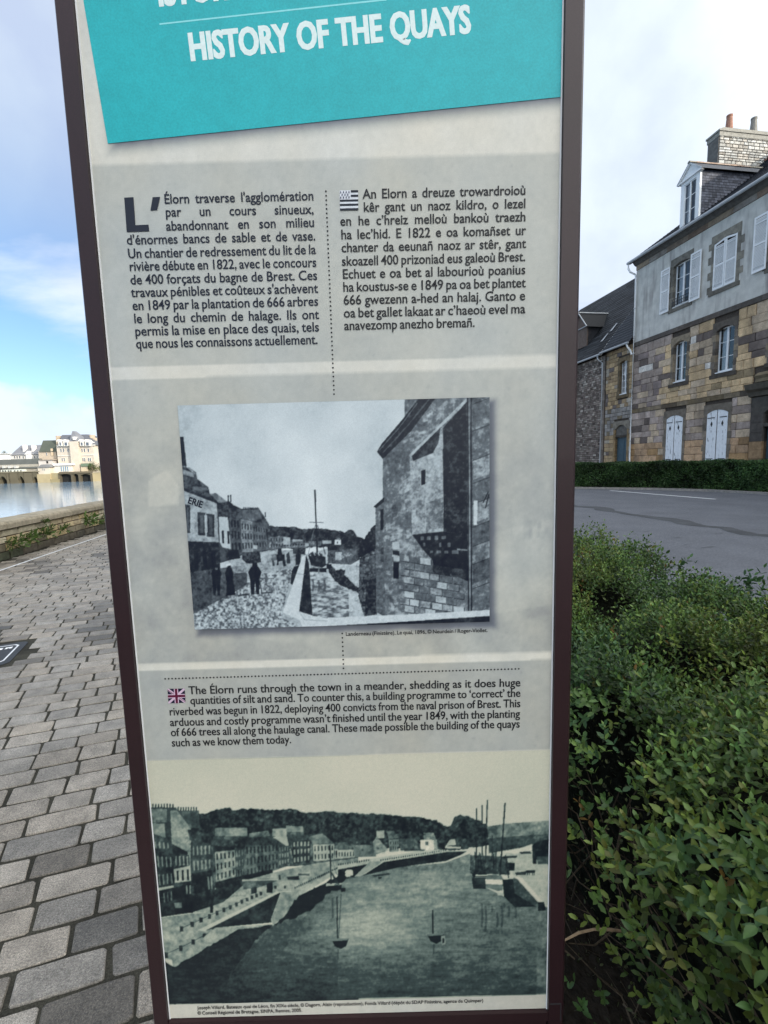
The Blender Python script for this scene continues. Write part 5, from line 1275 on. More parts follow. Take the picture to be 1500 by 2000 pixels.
def roof_courses(mb, p0, z0, p1, z1, s0, s1, step=.26, colr=(.035, .038, .046), va=.25, thick=.012):
    """overlapping slate courses climbing from the eave to the ridge"""
    ln = math.hypot(p1-p0, z1-z0); n = int(ln/step); up = ((p1-p0)/ln, (z1-z0)/ln); nr = (-up[1], up[0])
    for k in range(n):
        t0, t1 = k*ln/n, (k+1)*ln/n; a = (p0+up[0]*t0+nr[0]*thick, z0+up[1]*t0+nr[1]*thick); b = (p0+up[0]*t1, z0+up[1]*t1); a0 = (p0+up[0]*t0, z0+up[1]*t0)
        s = s0
        while s < s1:
            w = min(random.uniform(.5, 1.4), s1-s); g = random.uniform(1-va, 1+va); mb.col = tuple(x*g for x in colr); tl_ = random.uniform(-.004, .004)
            mb.quad((a[0], s, a[1]+tl_), (a[0], s+w, a[1]+tl_), (b[0], s+w, b[1]), (b[0], s, b[1])); mb.quad((a0[0], s, a0[1]), (a0[0], s+w, a0[1]), (a[0], s+w, a[1]), (a[0], s, a[1])); s += w
    mb.col = (1, 1, 1)

# -------------------------------------------------- tall townhouse
A_ = House('townhouse', 23.0, 'tall stone townhouse with grey rendered top floor, white shutters and slate dormer')
opsA = [(19.42,20.42,8.62,10.66),(17.05,18.13,8.62,10.66),(14.6,15.6,8.62,10.66),(12.2,13.2,8.62,10.66),(9.8,10.8,8.62,10.66),
        (19.38,20.2,4.95,6.92),(16.93,17.83,4.95,6.92),(14.45,15.35,4.95,6.92),(12.1,13.0,4.95,6.92),(9.7,10.6,4.95,6.92),
        (19.4,20.45,.7,3.36),(17.0,18.08,.7,3.36),(14.0,15.42,.1,3.2),(12.0,13.0,.7,3.36),(9.7,10.7,.7,3.36)]
m = MB(); wall_open(m, FP+.03, 8, 23.0, -.04, 7.55, opsA)
m.quad((FP+.03, 23, -.04), (38, 23, -.04), (38, 23, 12), (FP+.03, 23, 12)); m.poly([(FP+.03, 23, 12), (38, 23, 12), (28, 23, 19.0)]); m.quad((38, 8, -.04), (38, 23, -.04), (38, 23, 12), (38, 8, 12)); m.quad((FP+.03, 8, -.04), (38, 8, -.04), (38, 8, 12), (FP+.03, 8, 12))
A_.part(m, 'wall', MT['mortar'])
m = MB(); wall_open(m, FP-.012, 8, 23.0, 7.62, 11.42, [o for o in opsA if o[2] > 8], .26); A_.part(m, 'rendered_wall', MT['render'])
m = MB(); m.quad((FP-.012, 23.0, 7.62), (FP+.3, 23.003, 7.62), (FP+.3, 23.003, 11.42), (FP-.012, 23.0, 11.42)); A_.part(m, 'corner_render', MT['render'])
def colA(s, z):
    r = random.random(); k = random.uniform(.82, 1.18); n1 = math.sin(s*1.7+z*2.3)+math.sin(s*.9-z*3.1)
    och, tan, yel, pnk, grey, drk, lt = (.29,.19,.115), (.31,.24,.17), (.37,.265,.155), (.28,.225,.195), (.21,.168,.142), (.098,.078,.068), (.40,.37,.33)
    if s > 20.9 and z > 3.9: c = grey if r < .45 else (drk if r < .56 else ((.15,.12,.11) if r < .86 else (lt if r > .95 else tan)))
    elif z < 1.9: c = och if r < .7 else ((.24,.15,.075) if r < .9 else tan)
    elif z < 3.9: c = pnk if r < .45 else (tan if r < .75 else (grey if r < .92 else drk))
    elif z < 5.25: c = yel if r < .6 else (tan if r < .9 else (.20,.15,.09))
    elif z < 6.75: c = drk if n1+random.uniform(-1, 1)*1.1 > .55 else (yel if r < .6 else (tan if r < .92 else lt))
    else: c = yel if r < .5 else (tan if r < .8 else (grey if r < .9 else drk))
    k *= 1.65; return tuple(x*k for x in c)
jam = .0
ops_st = [(a-.13, b+.13, c-.12, d+.26) for a, b, c, d in opsA if c < 8]
ops_st[7] = (13.75, 16.0, 0, 4.5)
ops_st = [o for o in ops_st if not (abs(o[0]-(14.0-.13)) < .01)]+[(13.45, 15.98, 0, 4.62)]
stones(A_, 'stone_courses', 8.05, 22.98, 1.02, 3.76, ops_st, (.28, .42), (.36, .80), colA, MT['stone'], 110, meshes=FM)
stones(A_, 'stone_courses', 8.05, 22.98, 3.98, 7.38, ops_st, (.26, .40), (.34, .80), colA, MT['stone'], 190, meshes=FM)
stones(A_, 'stone_courses', 8.05, 22.98, 0.0, 1.0, ops_st, (.3, .36), (.5, .8), colA, MT['stone'], 0, meshes=FM)
# bands: floor band, string course, cornice
m = MB()
def bandstones(m, z0, z1, pr, cols, lr=(.6, 1.1), s0=8.0, s1=22.99):
    s = s0
    while s < s1:
        l = min(random.uniform(*lr), s1-s); k = random.uniform(.8, 1.2); c = random.choice(cols); m.col = tuple(x*k for x in c); m.box(FP-pr-random.uniform(0, .006), FP+.02, s+.004, s+l-.006, z0, z1); s += l
    m.col = (1, 1, 1)
bandstones(m, 3.77, 3.97, .045, ((.17,.13,.08),(.13,.10,.07),(.24,.19,.13),(.09,.075,.06))); A_.part(m, 'floor_band', MT['stone'])
m = MB(); bandstones(m, 7.39, 7.61, .06, ((.12,.10,.085),(.09,.08,.07),(.20,.16,.12),(.10,.085,.075))); A_.part(m, 'string_course', MT['stone'])
m = MB(); bandstones(m, 11.43, 11.66, .05, ((.32,.25,.18),(.28,.22,.17),(.36,.32,.28),(.22,.16,.12)), (.8, 1.3)); A_.part(m, 'cornice_band', MT['stone'])
m = MB(); m.prism([(FP-.04, 11.66), (FP-.14, 11.72), (FP-.20, 11.80), (FP-.30, 11.90), (FP+.1, 11.90), (FP+.1, 11.66)], 'y', 8, 23.05)
A_.part(m, 'cornice_moulding', MT['darkstone'], rz=0); 
# window surrounds
def jambs(H, a, b, c, d, top, cols, teeth=True, rise=.10, p=FP-.030):
    for i, (e, sg) in enumerate(((a, -1), (b, 1))):
        z = c-.10; k = 0
        while z < d-.01:
            h = min(random.uniform(.26, .34), d-z); w = (.30 if (k+i) % 2 else .15) if teeth else random.choice((.13, .13, .20))
            g = MB(); cc = random.choice(cols); kk = random.uniform(.85, 1.15); g.col = tuple(x*kk for x in cc)
            s0, s1 = (e-w, e+.004) if sg < 0 else (e-.004, e+w); g.box(p, FP+.22, s0, s1, z+.004, z+h-.005); H.part(g, 'quoin', MT['darkstone']); z += h; k += 1
    g = MB(); cc = random.choice(cols); g.col = cc; lintel(g, p-.006, FP+.20, a, b, d-rise-.02, rise, .16, top); H.part(g, 'lintel', MT['darkstone'])
    g = MB(); g.col = tuple(x*.7 for x in cols[0]); g.box(p-.03, FP+.14, a-.20, b+.20, c-.22, c-.055); H.part(g, 'sill_stone', MT['darkstone'])
DC = ((1.45, 1.38, 1.25), (1.2, 1.15, 1.05), (1.7, 1.6, 1.4))
for (a, b, c, d) in opsA:
    if c > 8: jambs(A_, a, b, c, d, d+.26, DC, True)
    elif 4 < c < 8: jambs(A_, a, b, c, d, d+.22, ((.8, .7, .62), (1.2, 1.05, .92), (1.8, 1.5, 1.15)), False, .16)
    elif c > .5: jambs(A_, a, b, c, d, d+.24, ((1.2, 1.05, .9), (1.7, 1.45, 1.2)), False, .16)
# windows and louvred shutters
def louvre(H, a, b, z0, z1, p, arch=0.0, n=30):
    fr = MB(); w = .055; hi = z1
    fr.box(p, p+.035, a, a+w, z0, z1-(arch if arch > 0 else 0)); fr.box(p, p+.035, b-w, b, z0, z1-(-arch if arch < 0 else 0)); fr.box(p+.001, p+.034, a+w, b-w, z0, z0+.09); zm = z0+(z1-z0)*.5; fr.box(p+.001, p+.034, a+w, b-w, zm-.04, zm+.04)
    za, zb = z1-max(arch, 0), z1-max(-arch, 0)
    fr.prism([(a+w, za-.08), (b-w, zb-.08), (b-w, zb), (a+w, za)], 'x', p+.001, p+.034)
    sh = H.part(fr, 'shutter', MT['white']); sl_ = MB(); nn = int((z1-z0)/.058)
    for k in range(nn):
        z = z0+.10+(z1-z0-.2-abs(arch))*(k+.5)/nn
        if abs(z-zm) < .055: continue
        sl_.quad((p+.004, a+w, z-.026), (p+.004, b-w, z-.026), (p+.030, b-w, z+.024), (p+.030, a+w, z+.024))
    o = H.part(sl_, 'louvres', MT['white'], sh); o['kind'] = 'stuff'
    for zs in (z0+.2, z1-.3): g = MB(); g.box(p-.006, p, a+.008, b-.008, zs, zs+.035); H.part(g, 'strap', MT['white'], sh)
window(A_, 19.44, 20.40, 8.66, 10.62)
louvre(A_, 20.56, 21.12, 8.52, 10.64, FP-.11, .0); louvre(A_, 18.74, 19.32, 8.52, 10.66, FP-.11, .0)
louvre(A_, 17.60, 18.13, 8.60, 10.62, FP-.045, -.08); louvre(A_, 17.05, 17.58, 8.60, 10.62, FP-.045, .08)
window(A_, 14.62, 15.58, 8.66, 10.62); louvre(A_, 15.72, 16.28, 8.56, 10.70, FP-.11); louvre(A_, 13.9, 14.46, 8.56, 10.70, FP-.11)
for a in (12.2, 9.8): window(A_, a+.02, a+.98, 8.66, 10.62, curtain=False)
for a, b in ((19.38,20.2),(16.93,17.83),(14.45,15.35),(12.1,13.0),(9.7,10.6)): window(A_, a+.02, b-.02, 4.99, 6.88)
m = MB()
for k in range(9): s = 19.48+k*.108; m.box(FP-.06, FP-.045, s, s+.015, 8.66, 8.98)
for z in (8.70, 8.84, 8.98): m.box(FP-.062, FP-.043, 19.42, 20.42, z, z+.02)
A_.part(m, 'window_rail', MT['iron'])
# solid plank shutters with strap hinges and diamond holes
def plank_shutter(H, a, b, z0, z1, side, p=FP-.02):
    mid = (a+b)/2; n = 3; w = (b-a)/n; sh = None
    for k in range(n):
        s0, s1 = a+k*w, a+(k+1)*w; t = lambda s: (s-a)/(b-a); f = (lambda s: z1-.14*(t(s)**2)) if side > 0 else (lambda s: z1-.14*((1-t(s))**2))
        g = MB(); g.prism([(s0+.003, z0), (s1-.003, z0), (s1-.003, f(s1)), (s0+.003, f(s0))], 'x', p, p+.03)
        if sh is None: g2 = MB(); g2.box(p+.031, p+.05, a+.02, b-.02, z0+.3, z0+.42); g2.box(p+.031, p+.05, a+.02, b-.02, z1-.5, z1-.4); sh = H.part(g2, 'shutter', MT['shutterwood'])
        H.part(g, 'plank', MT['shutterwood'], sh)
    for z in (z0+.48, z1-.36):
        g = MB(); e = (a+.04, b-.10) if side < 0 else (a+.10, b-.04); g.prism([(e[0], z), (e[1], z), (e[1]+.02*side, z+.02), (e[1], z+.04), (e[0], z+.04), (e[0], z+.02)][:5], 'x', p-.010, p-.002); H.part(g, 'hinge_strap', MT['iron'], sh)
    g = MB(); zc = z1-.62; g.prism([(mid, zc-.13), (mid+.055, zc), (mid, zc+.13), (mid-.055, zc)], 'x', p-.006, p+.012); H.part(g, 'diamond_hole', MT['darkroom'], sh)
for a, b in ((19.42,20.43),(17.02,18.06),(12.02,12.98),(9.72,10.68)):
    mm = (a+b)/2; plank_shutter(A_, mm+.025, b, .66, 3.34, 1); plank_shutter(A_, a, mm-.02, .66, 3.34, -1)
# doorway with dark surround and moulded hood
m = MB(); dk = (.55, .50, .48); m.col = dk
for s0, s1 in ((15.42, 15.95), (13.47, 14.0)):
    z = .05
    while z < 3.5: h = min(random.uniform(.32, .4), 3.5-z); m.col = vary((dk if z > 1.7 else (1.7, 1.15, .7)), .8, 1.3); m.box(FP-.07, FP+.22, s0, s1, z+.004, z+h-.004); z += h
m.col = (.6, .56, .52); lintel(m, FP-.075, FP+.2, 14.0, 15.42, 2.95, .30, .53, 3.62); m.box(FP-.05, FP+.2, 14.0, 15.42, 2.42, 2.56)
A_.part(m, 'door_surround', MT['darkstone'])
m = MB(); m.col = (.75, .68, .58)
m.prism([(FP-.06, 3.64), (FP-.16, 3.66), (FP-.20, 3.82), (FP-.34, 3.92), (FP-.40, 4.08), (FP-.42, 4.14), (FP-.02, 4.20), (FP-.02, 3.64)], 'y', 13.4, 16.02); m.col = (1.4, 1.15, .8)
m.prism([(FP-.05, 4.20), (FP-.14, 4.21), (FP-.12, 4.34), (FP-.20, 4.46), (FP-.02, 4.60), (FP-.02, 4.20)], 'y', 13.6, 15.8); A_.part(m, 'door_hood', MT['darkstone'])
m = MB(); m.box(FP+.14, FP+.19, 14.02, 15.40, .1, 2.40); dr = A_.part(m, 'door', MT['bluedoor'])
m = MB()
for s0 in (14.1, 14.78):
    for z0, z1 in ((.3, 1.0), (1.15, 2.2)): m.box(FP+.12, FP+.138, s0, s0+.5, z0, z1)
A_.part(m, 'door_panel', MT['bluedoor'], dr)
m = MB(); m.quad((FP+.16, 14, 2.56), (FP+.16, 15.42, 2.56), (FP+.16, 15.42, 3.3), (FP+.16, 14, 3.3)); A_.part(m, 'transom_pane', MT['glass'], recalc=False)
# roof, gutter, rainwater pipe
m = MB(); roof_courses(m, FP-.42, 11.90, 28, 19.12, 7.9, 23.12, .27); m.quad((28, 7.9, 19.12), (28, 23.12, 19.12), (38.4, 23.12, 11.9), (38.4, 7.9, 11.9))
rfA = A_.part(m, 'roof', MT['slate'], recalc=False)
m = MB(); m.prism([(FP-.42, 11.80), (FP-.42, 11.895), (28, 19.115), (28, 19.0), (FP-.3, 11.80)], 'y', 23.06, 23.15); A_.part(m, 'verge_board', MT['darkstone'], rfA)
m = MB(); m.tube([(FP-.47, 7.9, 11.84), (FP-.47, 23.15, 11.84)], .075, 8); A_.part(m, 'gutter', MT['zinc'])
m = MB(); m.tube([(FP-.46, 23.08, 11.80), (FP-.46, 23.08, 11.55), (FP-.40, 23.0, 11.35), (FP-.14, 22.92, 11.20), (FP-.12, 22.90, 11.0), (FP-.12, 22.90, .30)], .05, 8); A_.part(m, 'rainwater_pipe', MT['white'])
m = MB(); m.tube([(FP-.12, 22.90, .32), (FP-.12, 22.90, 0)], .056, 8); A_.part(m, 'pipe_foot', MT['zinc'])
for z in (2.2, 4.6, 7.0, 9.4): m = MB(); m.tube([(FP-.12, 22.9, z), (FP-.12, 22.9, z+.05)], .062, 8); A_.part(m, 'pipe_bracket', MT['zinc'])
# dormer
d0, d1, dp = 19.42, 20.50, 18.28; zf, zt_, zpk = 12.35, 14.38, 14.98; rz_ = lambda p: 11.90+(p-(FP-.42))*.693
m = MB(); m.box(dp, dp+.12, d0, d0+.20, zf, zt_); m.box(dp, dp+.12, d1-.20, d1, zf, zt_); m.box(dp-.03, dp+.12, d0-.02, d1+.02, zf-.12, zf); m.box(dp-.004, dp+.12, d0+.20, d1-.20, zt_-.14, zt_)
drm = A_.part(m, 'dormer', MT['white'])
m = MB(); m.prism([(d0-.12, zt_), (d1+.12, zt_), ((d0+d1)/2, zpk)], 'x', dp+.0, dp+.10); A_.part(m, 'dormer_gable', MT['white'], drm)
m = MB(); m.prism([(d0-.16, zt_), (d1+.16, zt_), (d1+.12, zt_+.06), (d0-.12, zt_+.06)], 'x', dp-.10, dp+.0); 
for sg in (0, 1):
    e = d0-.16 if sg == 0 else d1+.16; c2 = (d0+d1)/2; m.quad((dp-.10, e, zt_), (dp-.10, c2, zpk+.02), (dp-.10, c2, zpk+.10), (dp-.10, e, zt_+.08)); m.quad((dp-.10, e, zt_), (dp+.02, e, zt_), (dp+.02, c2, zpk+.02), (dp-.10, c2, zpk+.02))
A_.part(m, 'dormer_moulding', MT['white'], drm)
zi = (lambda z: (z-11.90)/.693+FP-.42)
# cheeks with slates
m = MB(); sc_ = (.075, .08, .10)
m.col = (.02, .02, .024)
for s in (d0, d1): m.poly([(dp+.12, s, rz_(dp+.12)), (zi(zt_), s, zt_), (dp+.12, s, zt_)])
z = zf
while z < zt_-.02:
    p = dp+.10; pe = zi(z)
    if z > rz_(p):
        while p < pe:
            w = min(random.uniform(.15, .24), pe-p+.05); g_ = random.uniform(.6, 1.5); m.col = tuple(x*g_ for x in sc_)
            m.quad((p+.006, d0-.020, z), (p+w-.006, d0-.020, z), (p+w-.006, d0-.006, z+.125), (p+.006, d0-.006, z+.125)); m.quad((p+.006, d0-.020, z), (p+w-.006, d0-.020, z), (p+w-.006, d0-.002, z-.001), (p+.006, d0-.002, z-.001)); p += w
    z += .115
o = A_.part(m, 'cheek_slates', MT['slate'], drm); o['kind'] = 'stuff'
m = MB(); cm = (d0+d1)/2
for sg in (0, 1):
    e = d0-.17 if sg == 0 else d1+.17; m.col = (.05, .055, .065); pe, pr = zi(zt_), zi(zpk+.05)
    m.quad((dp-.12, e, zt_+.03), (pe, e, zt_+.03), (pr, cm, zpk+.09), (dp-.12, cm, zpk+.09))
A_.part(m, 'dormer_roof', MT['slate'], drm)
m = MB(); p = dp-.14
while p < zi(zpk): m.col = random.choice(((.30, .22, .17), (.26, .24, .2), (.34, .27, .22))); m.prism([(cm-.09, zpk+.05), (cm+.09, zpk+.05), (cm+.05, zpk+.13), (cm-.05, zpk+.13)], 'x', p, p+.36); p += .37
A_.part(m, 'ridge_tiles', MT['wallst'], drm)
wd = window(A_, d0+.20, d1-.20, zf, zt_-.14, p=dp+.03, bars=2, curtain=True, sill=False, fr=.04)
# chimney
m = MB(); m.box(23.0, 28.9, 23.3, 24.0, 13.8, 19.05); ch = A_.part(m, 'chimney', MT['mortar'])
m = MB(); m.box(22.985, 23.0, 23.3, 24.0, 13.8, 19.05); A_.part(m, 'chimney_side_render', MT['darkstone'], ch)
m = MB(); z = 15.0
def chcol(p, z):
    st_ = math.exp(-((p-26.6)/.45)**2)*(1 if z > 17.2 else .6)
    if random.random() < st_*1.1: return (.15, .085, .065)
    k = random.uniform(.55, 1.1); return random.choice(((.55*k, .54*k, .50*k), (.48*k, .45*k, .40*k), (.60*k, .60*k, .57*k)))
while z < 18.78:
    h = random.uniform(.13, .19); p = 23.02+random.uniform(0, .1)*0
    while p < 28.85:
        l = min(random.uniform(.22, .48), 28.86-p)
        c = chcol(p, z); base = len(m.v); v, f = RB[random.randrange(10)]
        for x_, y_, z_ in v: m.v.append((p+l/2+y_*(l-.035), 23.29-x_*.06, z+h/2+z_*(h-.035)))
        for ff in f: m.f.append(tuple(base+q for q in ff)); m.c.append(c)
        p += l
    z += h
o = A_.part(m, 'chimney_stones', MT['stone'], ch, recalc=False); o['kind'] = 'stuff'
m = MB(); m.col = (.28, .27, .24); m.box(22.92, 28.96, 23.2, 24.1, 19.05, 19.14); m.box(22.97, 28.92, 23.24, 24.06, 18.82, 19.05); m.prism([(22.95, 19.14), (28.9, 19.14), (28.7, 19.26), (23.2, 19.26)], 'y', 23.25, 24.05); A_.part(m, 'chimney_cap', MT['wallst'], ch)
def pot(p, mat, z0=19.24, h=.95, r=.20):
    m = MB(); m.tube([(p, 23.65, z0), (p, 23.65, z0+.08), (p, 23.65, z0+h*.9), (p, 23.65, z0+h*.92), (p, 23.65, z0+h)], [r*1.15, r, r*.72, r*.8, r*.8], 12); A_.part(m, 'chimney_pot', mat, ch)
pot(23.95, MT['cotta']); pot(25.55, MT['greypot'])

# -------------------------------------------------- small ashlar house
B_ = House('small_house', 25.45, 'small narrow stone house with blue-grey door, between the rubble house and the townhouse')
opsB = [(23.46,24.12,4.97,6.87),(23.32,24.36,.05,3.22)]
m = MB(); wall_open(m, FP+.03, 23.01, 25.45, -.04, 7.95, opsB); B_.part(m, 'wall', MT['mortar'])
def colB(s, z):
    k = random.uniform(.75, 1.2); r = random.random()
    c = (.34,.245,.14) if r < .5 else ((.28,.20,.12) if r < .75 else ((.30,.26,.21) if r < .93 else (.12,.10,.09)))
    if 2.6 < z < 4.3: c = (.24,.22,.20) if r < .8 else (.16,.13,.09)
    k *= 1.3
    return tuple(x*k for x in c)
ops_b = [(a-.12, b+.12, c-.1, d+.2) for a, b, c, d in opsB]
stones(B_, 'stone_courses', 23.02, 25.33, .0, 7.62, ops_b, (.19, .27), (.24, .46), colB, MT['stone'], 290, meshes=FM)
jambs(B_, 23.46, 24.12, 4.97, 6.87, 7.05, ((1.3, 1.0, .65), (1.0, .8, .55)), False, .10)
m = MB(); m.col = (1.6, 1.45, 1.25); lintel(m, FP-.035, FP+.2, 23.32, 24.36, 2.95, .27, .16, 3.44)
for s0, s1 in ((23.18, 23.32), (24.36, 24.5)):
    z = .0
    while z < 2.95: h = min(.34, 2.95-z); m.col = vary((2.0, 1.45, .85), .8, 1.2); m.box(FP-.03, FP+.2, s0, s1, z+.004, z+h-.004); z += h
m.col = (1.0, .95, .9); m.box(FP+.06, FP+.2, 23.32, 24.36, 2.56, 3.21); m.col = (.5, .45, .4); m.box(FP+.02, FP+.2, 23.32, 24.36, 2.50, 2.62); B_.part(m, 'door_surround', MT['darkstone'])
m = MB(); m.box(FP+.15, FP+.19, 23.34, 24.34, .03, 2.49); dr = B_.part(m, 'door', MT['bluedoor'])
m = MB()
for s0, s1 in ((23.44, 23.66), (23.74, 24.24)):
    for z0, z1 in ((.2, .9), (1.05, 2.3)): m.box(FP+.135, FP+.149, s0, s1, z0, z1)
B_.part(m, 'door_panel', MT['bluedoor'], dr)
window(B_, 23.48, 24.10, 5.0, 6.85, bars=4, small=True, curtain=False, fr=.045)
m = MB(); roof_courses(m, FP-.30, 7.70, 23.0, 14.35, 23.02, 25.50, .25, (.034, .038, .045), .12); m.quad((FP-.30, 25.50, 7.5), (FP-.30, 25.50, 7.72), (23.0, 25.50, 14.37), (23.0, 25.50, 14.0)); m.quad((23, 23.02, 14.35), (23, 25.5, 14.35), (28, 25.5, 8), (28, 23.02, 8))
B_.part(m, 'roof', MT['slate'], recalc=False)
m = MB(); m.tube([(FP-.36, 23.05, 7.66), (FP-.36, 25.5, 7.66)], .06, 8); B_.part(m, 'gutter', MT['zinc'])
m = MB(); m.tube([(FP-.35, 23.2, 7.68), (FP-.30, 23.15, 7.45), (FP-.16, 23.06, 7.2), (FP-.15, 22.99, 7.0)], .045, 8); B_.part(m, 'rainwater_pipe', MT['white'])

# -------------------------------------------------- rubble house
C_ = House('rubble_house', 36.0, 'low rubble stone house with mossy slate roof at the far end of the row')
m = MB(); wall_open(m, FP+.03, 25.46, 36, -.04, 7.6, []); m.quad((FP+.03, 36, 0), (28, 36, 0), (28, 36, 7.6), (FP+.03, 36, 7.6)); m.poly([(FP+.03, 36, 7.6), (28, 36, 7.6), (23, 36, 13.8)]); C_.part(m, 'wall', MT['mortar'])
def colC(s, z):
    k = random.uniform(.55, 1.35); r = random.random(); k *= 1.35; c = (.20,.165,.14) if r < .45 else ((.145,.115,.10) if r < .75 else (.27,.235,.20)); return tuple(x*k for x in c)
stones(C_, 'rubble_courses', 25.72, 36, .0, 7.55, [], (.08, .16), (.12, .34), colC, MT['stone'], 0, meshes=FM, gap=.022)
m = MB(); z = 0
while z < 7.5: h = random.uniform(.26, .34); m.col = vary((.24, .21, .185), .8, 1.2); m.box(FP-.025, FP+.02, 25.47, 25.47+random.choice((.2, .26)), z+.005, z+h-.005); z += h
C_.part(m, 'corner_stones', MT['stone'])
m = MB(); roof_courses(m, FP-.30, 7.60, 23.0, 13.8, 25.50, 36.1, .26, (.026, .028, .031), .55); m.quad((23, 25.5, 13.8), (23, 36.1, 13.8), (28.3, 36.1, 7.6), (28.3, 25.5, 7.6)); rfC = C_.part(m, 'roof', MT['slate'], recalc=False)
m = MB(); m.tube([(FP-.36, 25.5, 7.60), (FP-.36, 36.1, 7.60)], .06, 8); C_.part(m, 'gutter', MT['zinc'])
m = MB(); m.tube([(FP-.35, 25.75, 7.55), (FP-.34, 25.72, 7.35), (FP-.12, 25.56, 7.1), (FP-.12, 25.56, .1)], .045, 8); C_.part(m, 'rainwater_pipe', MT['zinc'])
m = MB(); m.tube([(FP-.12, 28.35, 7.3), (FP-.12, 28.35, 2.2)], .03, 8); C_.part(m, 'rainwater_pipe', MT['white'])
# its dormer
rC = lambda z: (z-7.60)/1.169+FP-.30
s0, s1, dp = 28.55, 30.1, 18.75; zf, zt_, zp_ = 8.9, 10.2, 11.2; cm = (s0+s1)/2
m = MB(); m.col = (.16, .12, .10); m.box(dp, dp+.1, s0, s1, zf, zt_); m.prism([(s0-.1, zt_), (s1+.1, zt_), (cm, zp_)], 'x', dp, dp+.1); m.col = (.035, .036, .04)
for s in (s0, s1): m.quad((dp+.1, s, zf), (rC(zf)+.0, s, zf), (rC(zt_), s, zt_), (dp+.1, s, zt_))
dc = C_.part(m, 'dormer', MT['stone'])
m = MB()
for e in (s0-.2, s1+.2): m.col = (.016, .017, .019); m.quad((dp-.15, e, zt_-.1), (rC(zt_-.1), e, zt_-.1), (rC(zp_), cm, zp_+.05), (dp-.15, cm, zp_+.05))
C_.part(m, 'dormer_roof', MT['slate'], dc)
m = MB(); m.tube([(dp-.18, cm, zp_+.08), (rC(zp_+.08), cm, zp_+.08)], .05, 6); m.tube([(dp-.16, s0-.2, zt_-.08), (dp-.16, cm, zp_+.03)], .035, 6); m.tube([(dp-.16, s1+.2, zt_-.08), (dp-.16, cm, zp_+.03)], .035, 6); m.tube([(dp-.05, s0-.1, zt_-.02), (dp-.05, s1+.1, zt_-.02)], .04, 6); C_.part(m, 'dormer_flashing', MT['zinc'], dc)
m = MB()
for a_, z0 in ((26.6, 8.7), (26.45, 9.3)): m.quad((rC(z0)-.06, a_, z0), (rC(z0)-.06, a_+.25, z0), (rC(z0+.5)-.06, a_+.20, z0+.5), (rC(z0+.5)-.06, a_+.06, z0+.5))
C_.part(m, 'roof_flashing', MT['zinc'])

# -------------------------------------------------- the row goes on beside and behind the camera
D_ = House('terraced_house', 8.0, 'long grey rendered terrace continuing the row towards the camera, outside the picture')
opsD = [(s, s+1.05, z, z+1.95) for s in np.arange(-56, 6, 3.1) for z in (1.0, 4.9, 8.6)]
m = MB(); wall_open(m, FP, -60, 8, -.04, 11.9, opsD); m.poly([(FP, 8.0, -.04), (38, 8.0, -.04), (38, 8.0, 12), (28, 8.0, 19.5), (FP, 8.0, 11.9)]); m.poly([(FP, -60, -.04), (38, -60, -.04), (38, -60, 12), (28, -60, 19.5), (FP, -60, 11.9)]); D_.part(m, 'wall', MT['render'])
m = MB(); m.col = (.05, .055, .065); m.quad((FP-.4, -60, 11.9), (FP-.4, 8, 11.9), (28, 8, 19.5), (28, -60, 19.5)); m.quad((28, -60, 19.5), (28, 8, 19.5), (38, 8, 11.9), (38, -60, 11.9)); D_.part(m, 'roof', MT['slate'])
m = MB()
for a, b, c, d in opsD:
    m.box(FP+.12, FP+.16, a, a+.06, c, d); m.box(FP+.12, FP+.16, b-.06, b, c, d); m.box(FP+.12, FP+.16, (a+b)/2-.03, (a+b)/2+.03, c, d); m.box(FP+.12, FP+.16, a, b, d-.06, d); m.box(FP+.12, FP+.16, a, b, c, c+.06)
o = D_.part(m, 'window_frames', MT['white']); o['kind'] = 'stuff'

# ================================================================== FAR BANK (lit by the sun)
FY = 134.0
def fx(px, py, Y=FY): return far(px, py, Y)
WZ = WATER_Z
class Far:
    def __init__(s, name, px, Y, label, cat, group=None, z=WZ):
        s.x = far(px, 930, Y)[0]; s.Y = Y; s.z = z; s.root = tag(empty(name, (s.x, Y, z)), label, cat, group)
    def P(s, px, py, dy=0): x, z = far(px, py, s.Y+dy); return (x-s.x, dy, z-s.z)
    def part(s, mb, name, mat=None, parent=None, **k): return mb.build(name, mat or MT['farwall'], parent or s.root, **k)
    def box(s, mb, x0, x1, y0, y1, d0, d1, col=None):
        """pixel box (y0 top, y1 foot) on the thing's front plane, depth from d0 to d1 metres"""
        if col: mb.col = col
        ym = (y0+min(y1, y0+40))/2; a = s.P(x0, ym, d0); b = s.P(x1, ym, d0); xm = (x0+x1)/2; zt = s.P(xm, y0, d0)[2]; zb = s.P(xm, y1, d0)[2]
        mb.box(a[0], b[0], d0, d1, zb, zt)
    def wins(s, rects, col=(.10, .12, .15), dep=.02):
        for (x0, x1, y0, y1) in rects:
            m = MB(); s.box(m, x0, x1, y0, y1, -.06, .0, (.66, .62, .55)); w = s.part(m, 'window')
            m = MB(); e = (x1-x0)*.18; s.box(m, x0+e, x1-e, y0+e, y1-e*.5, -.10, -.061, col); s.part(m, 'pane', parent=w)
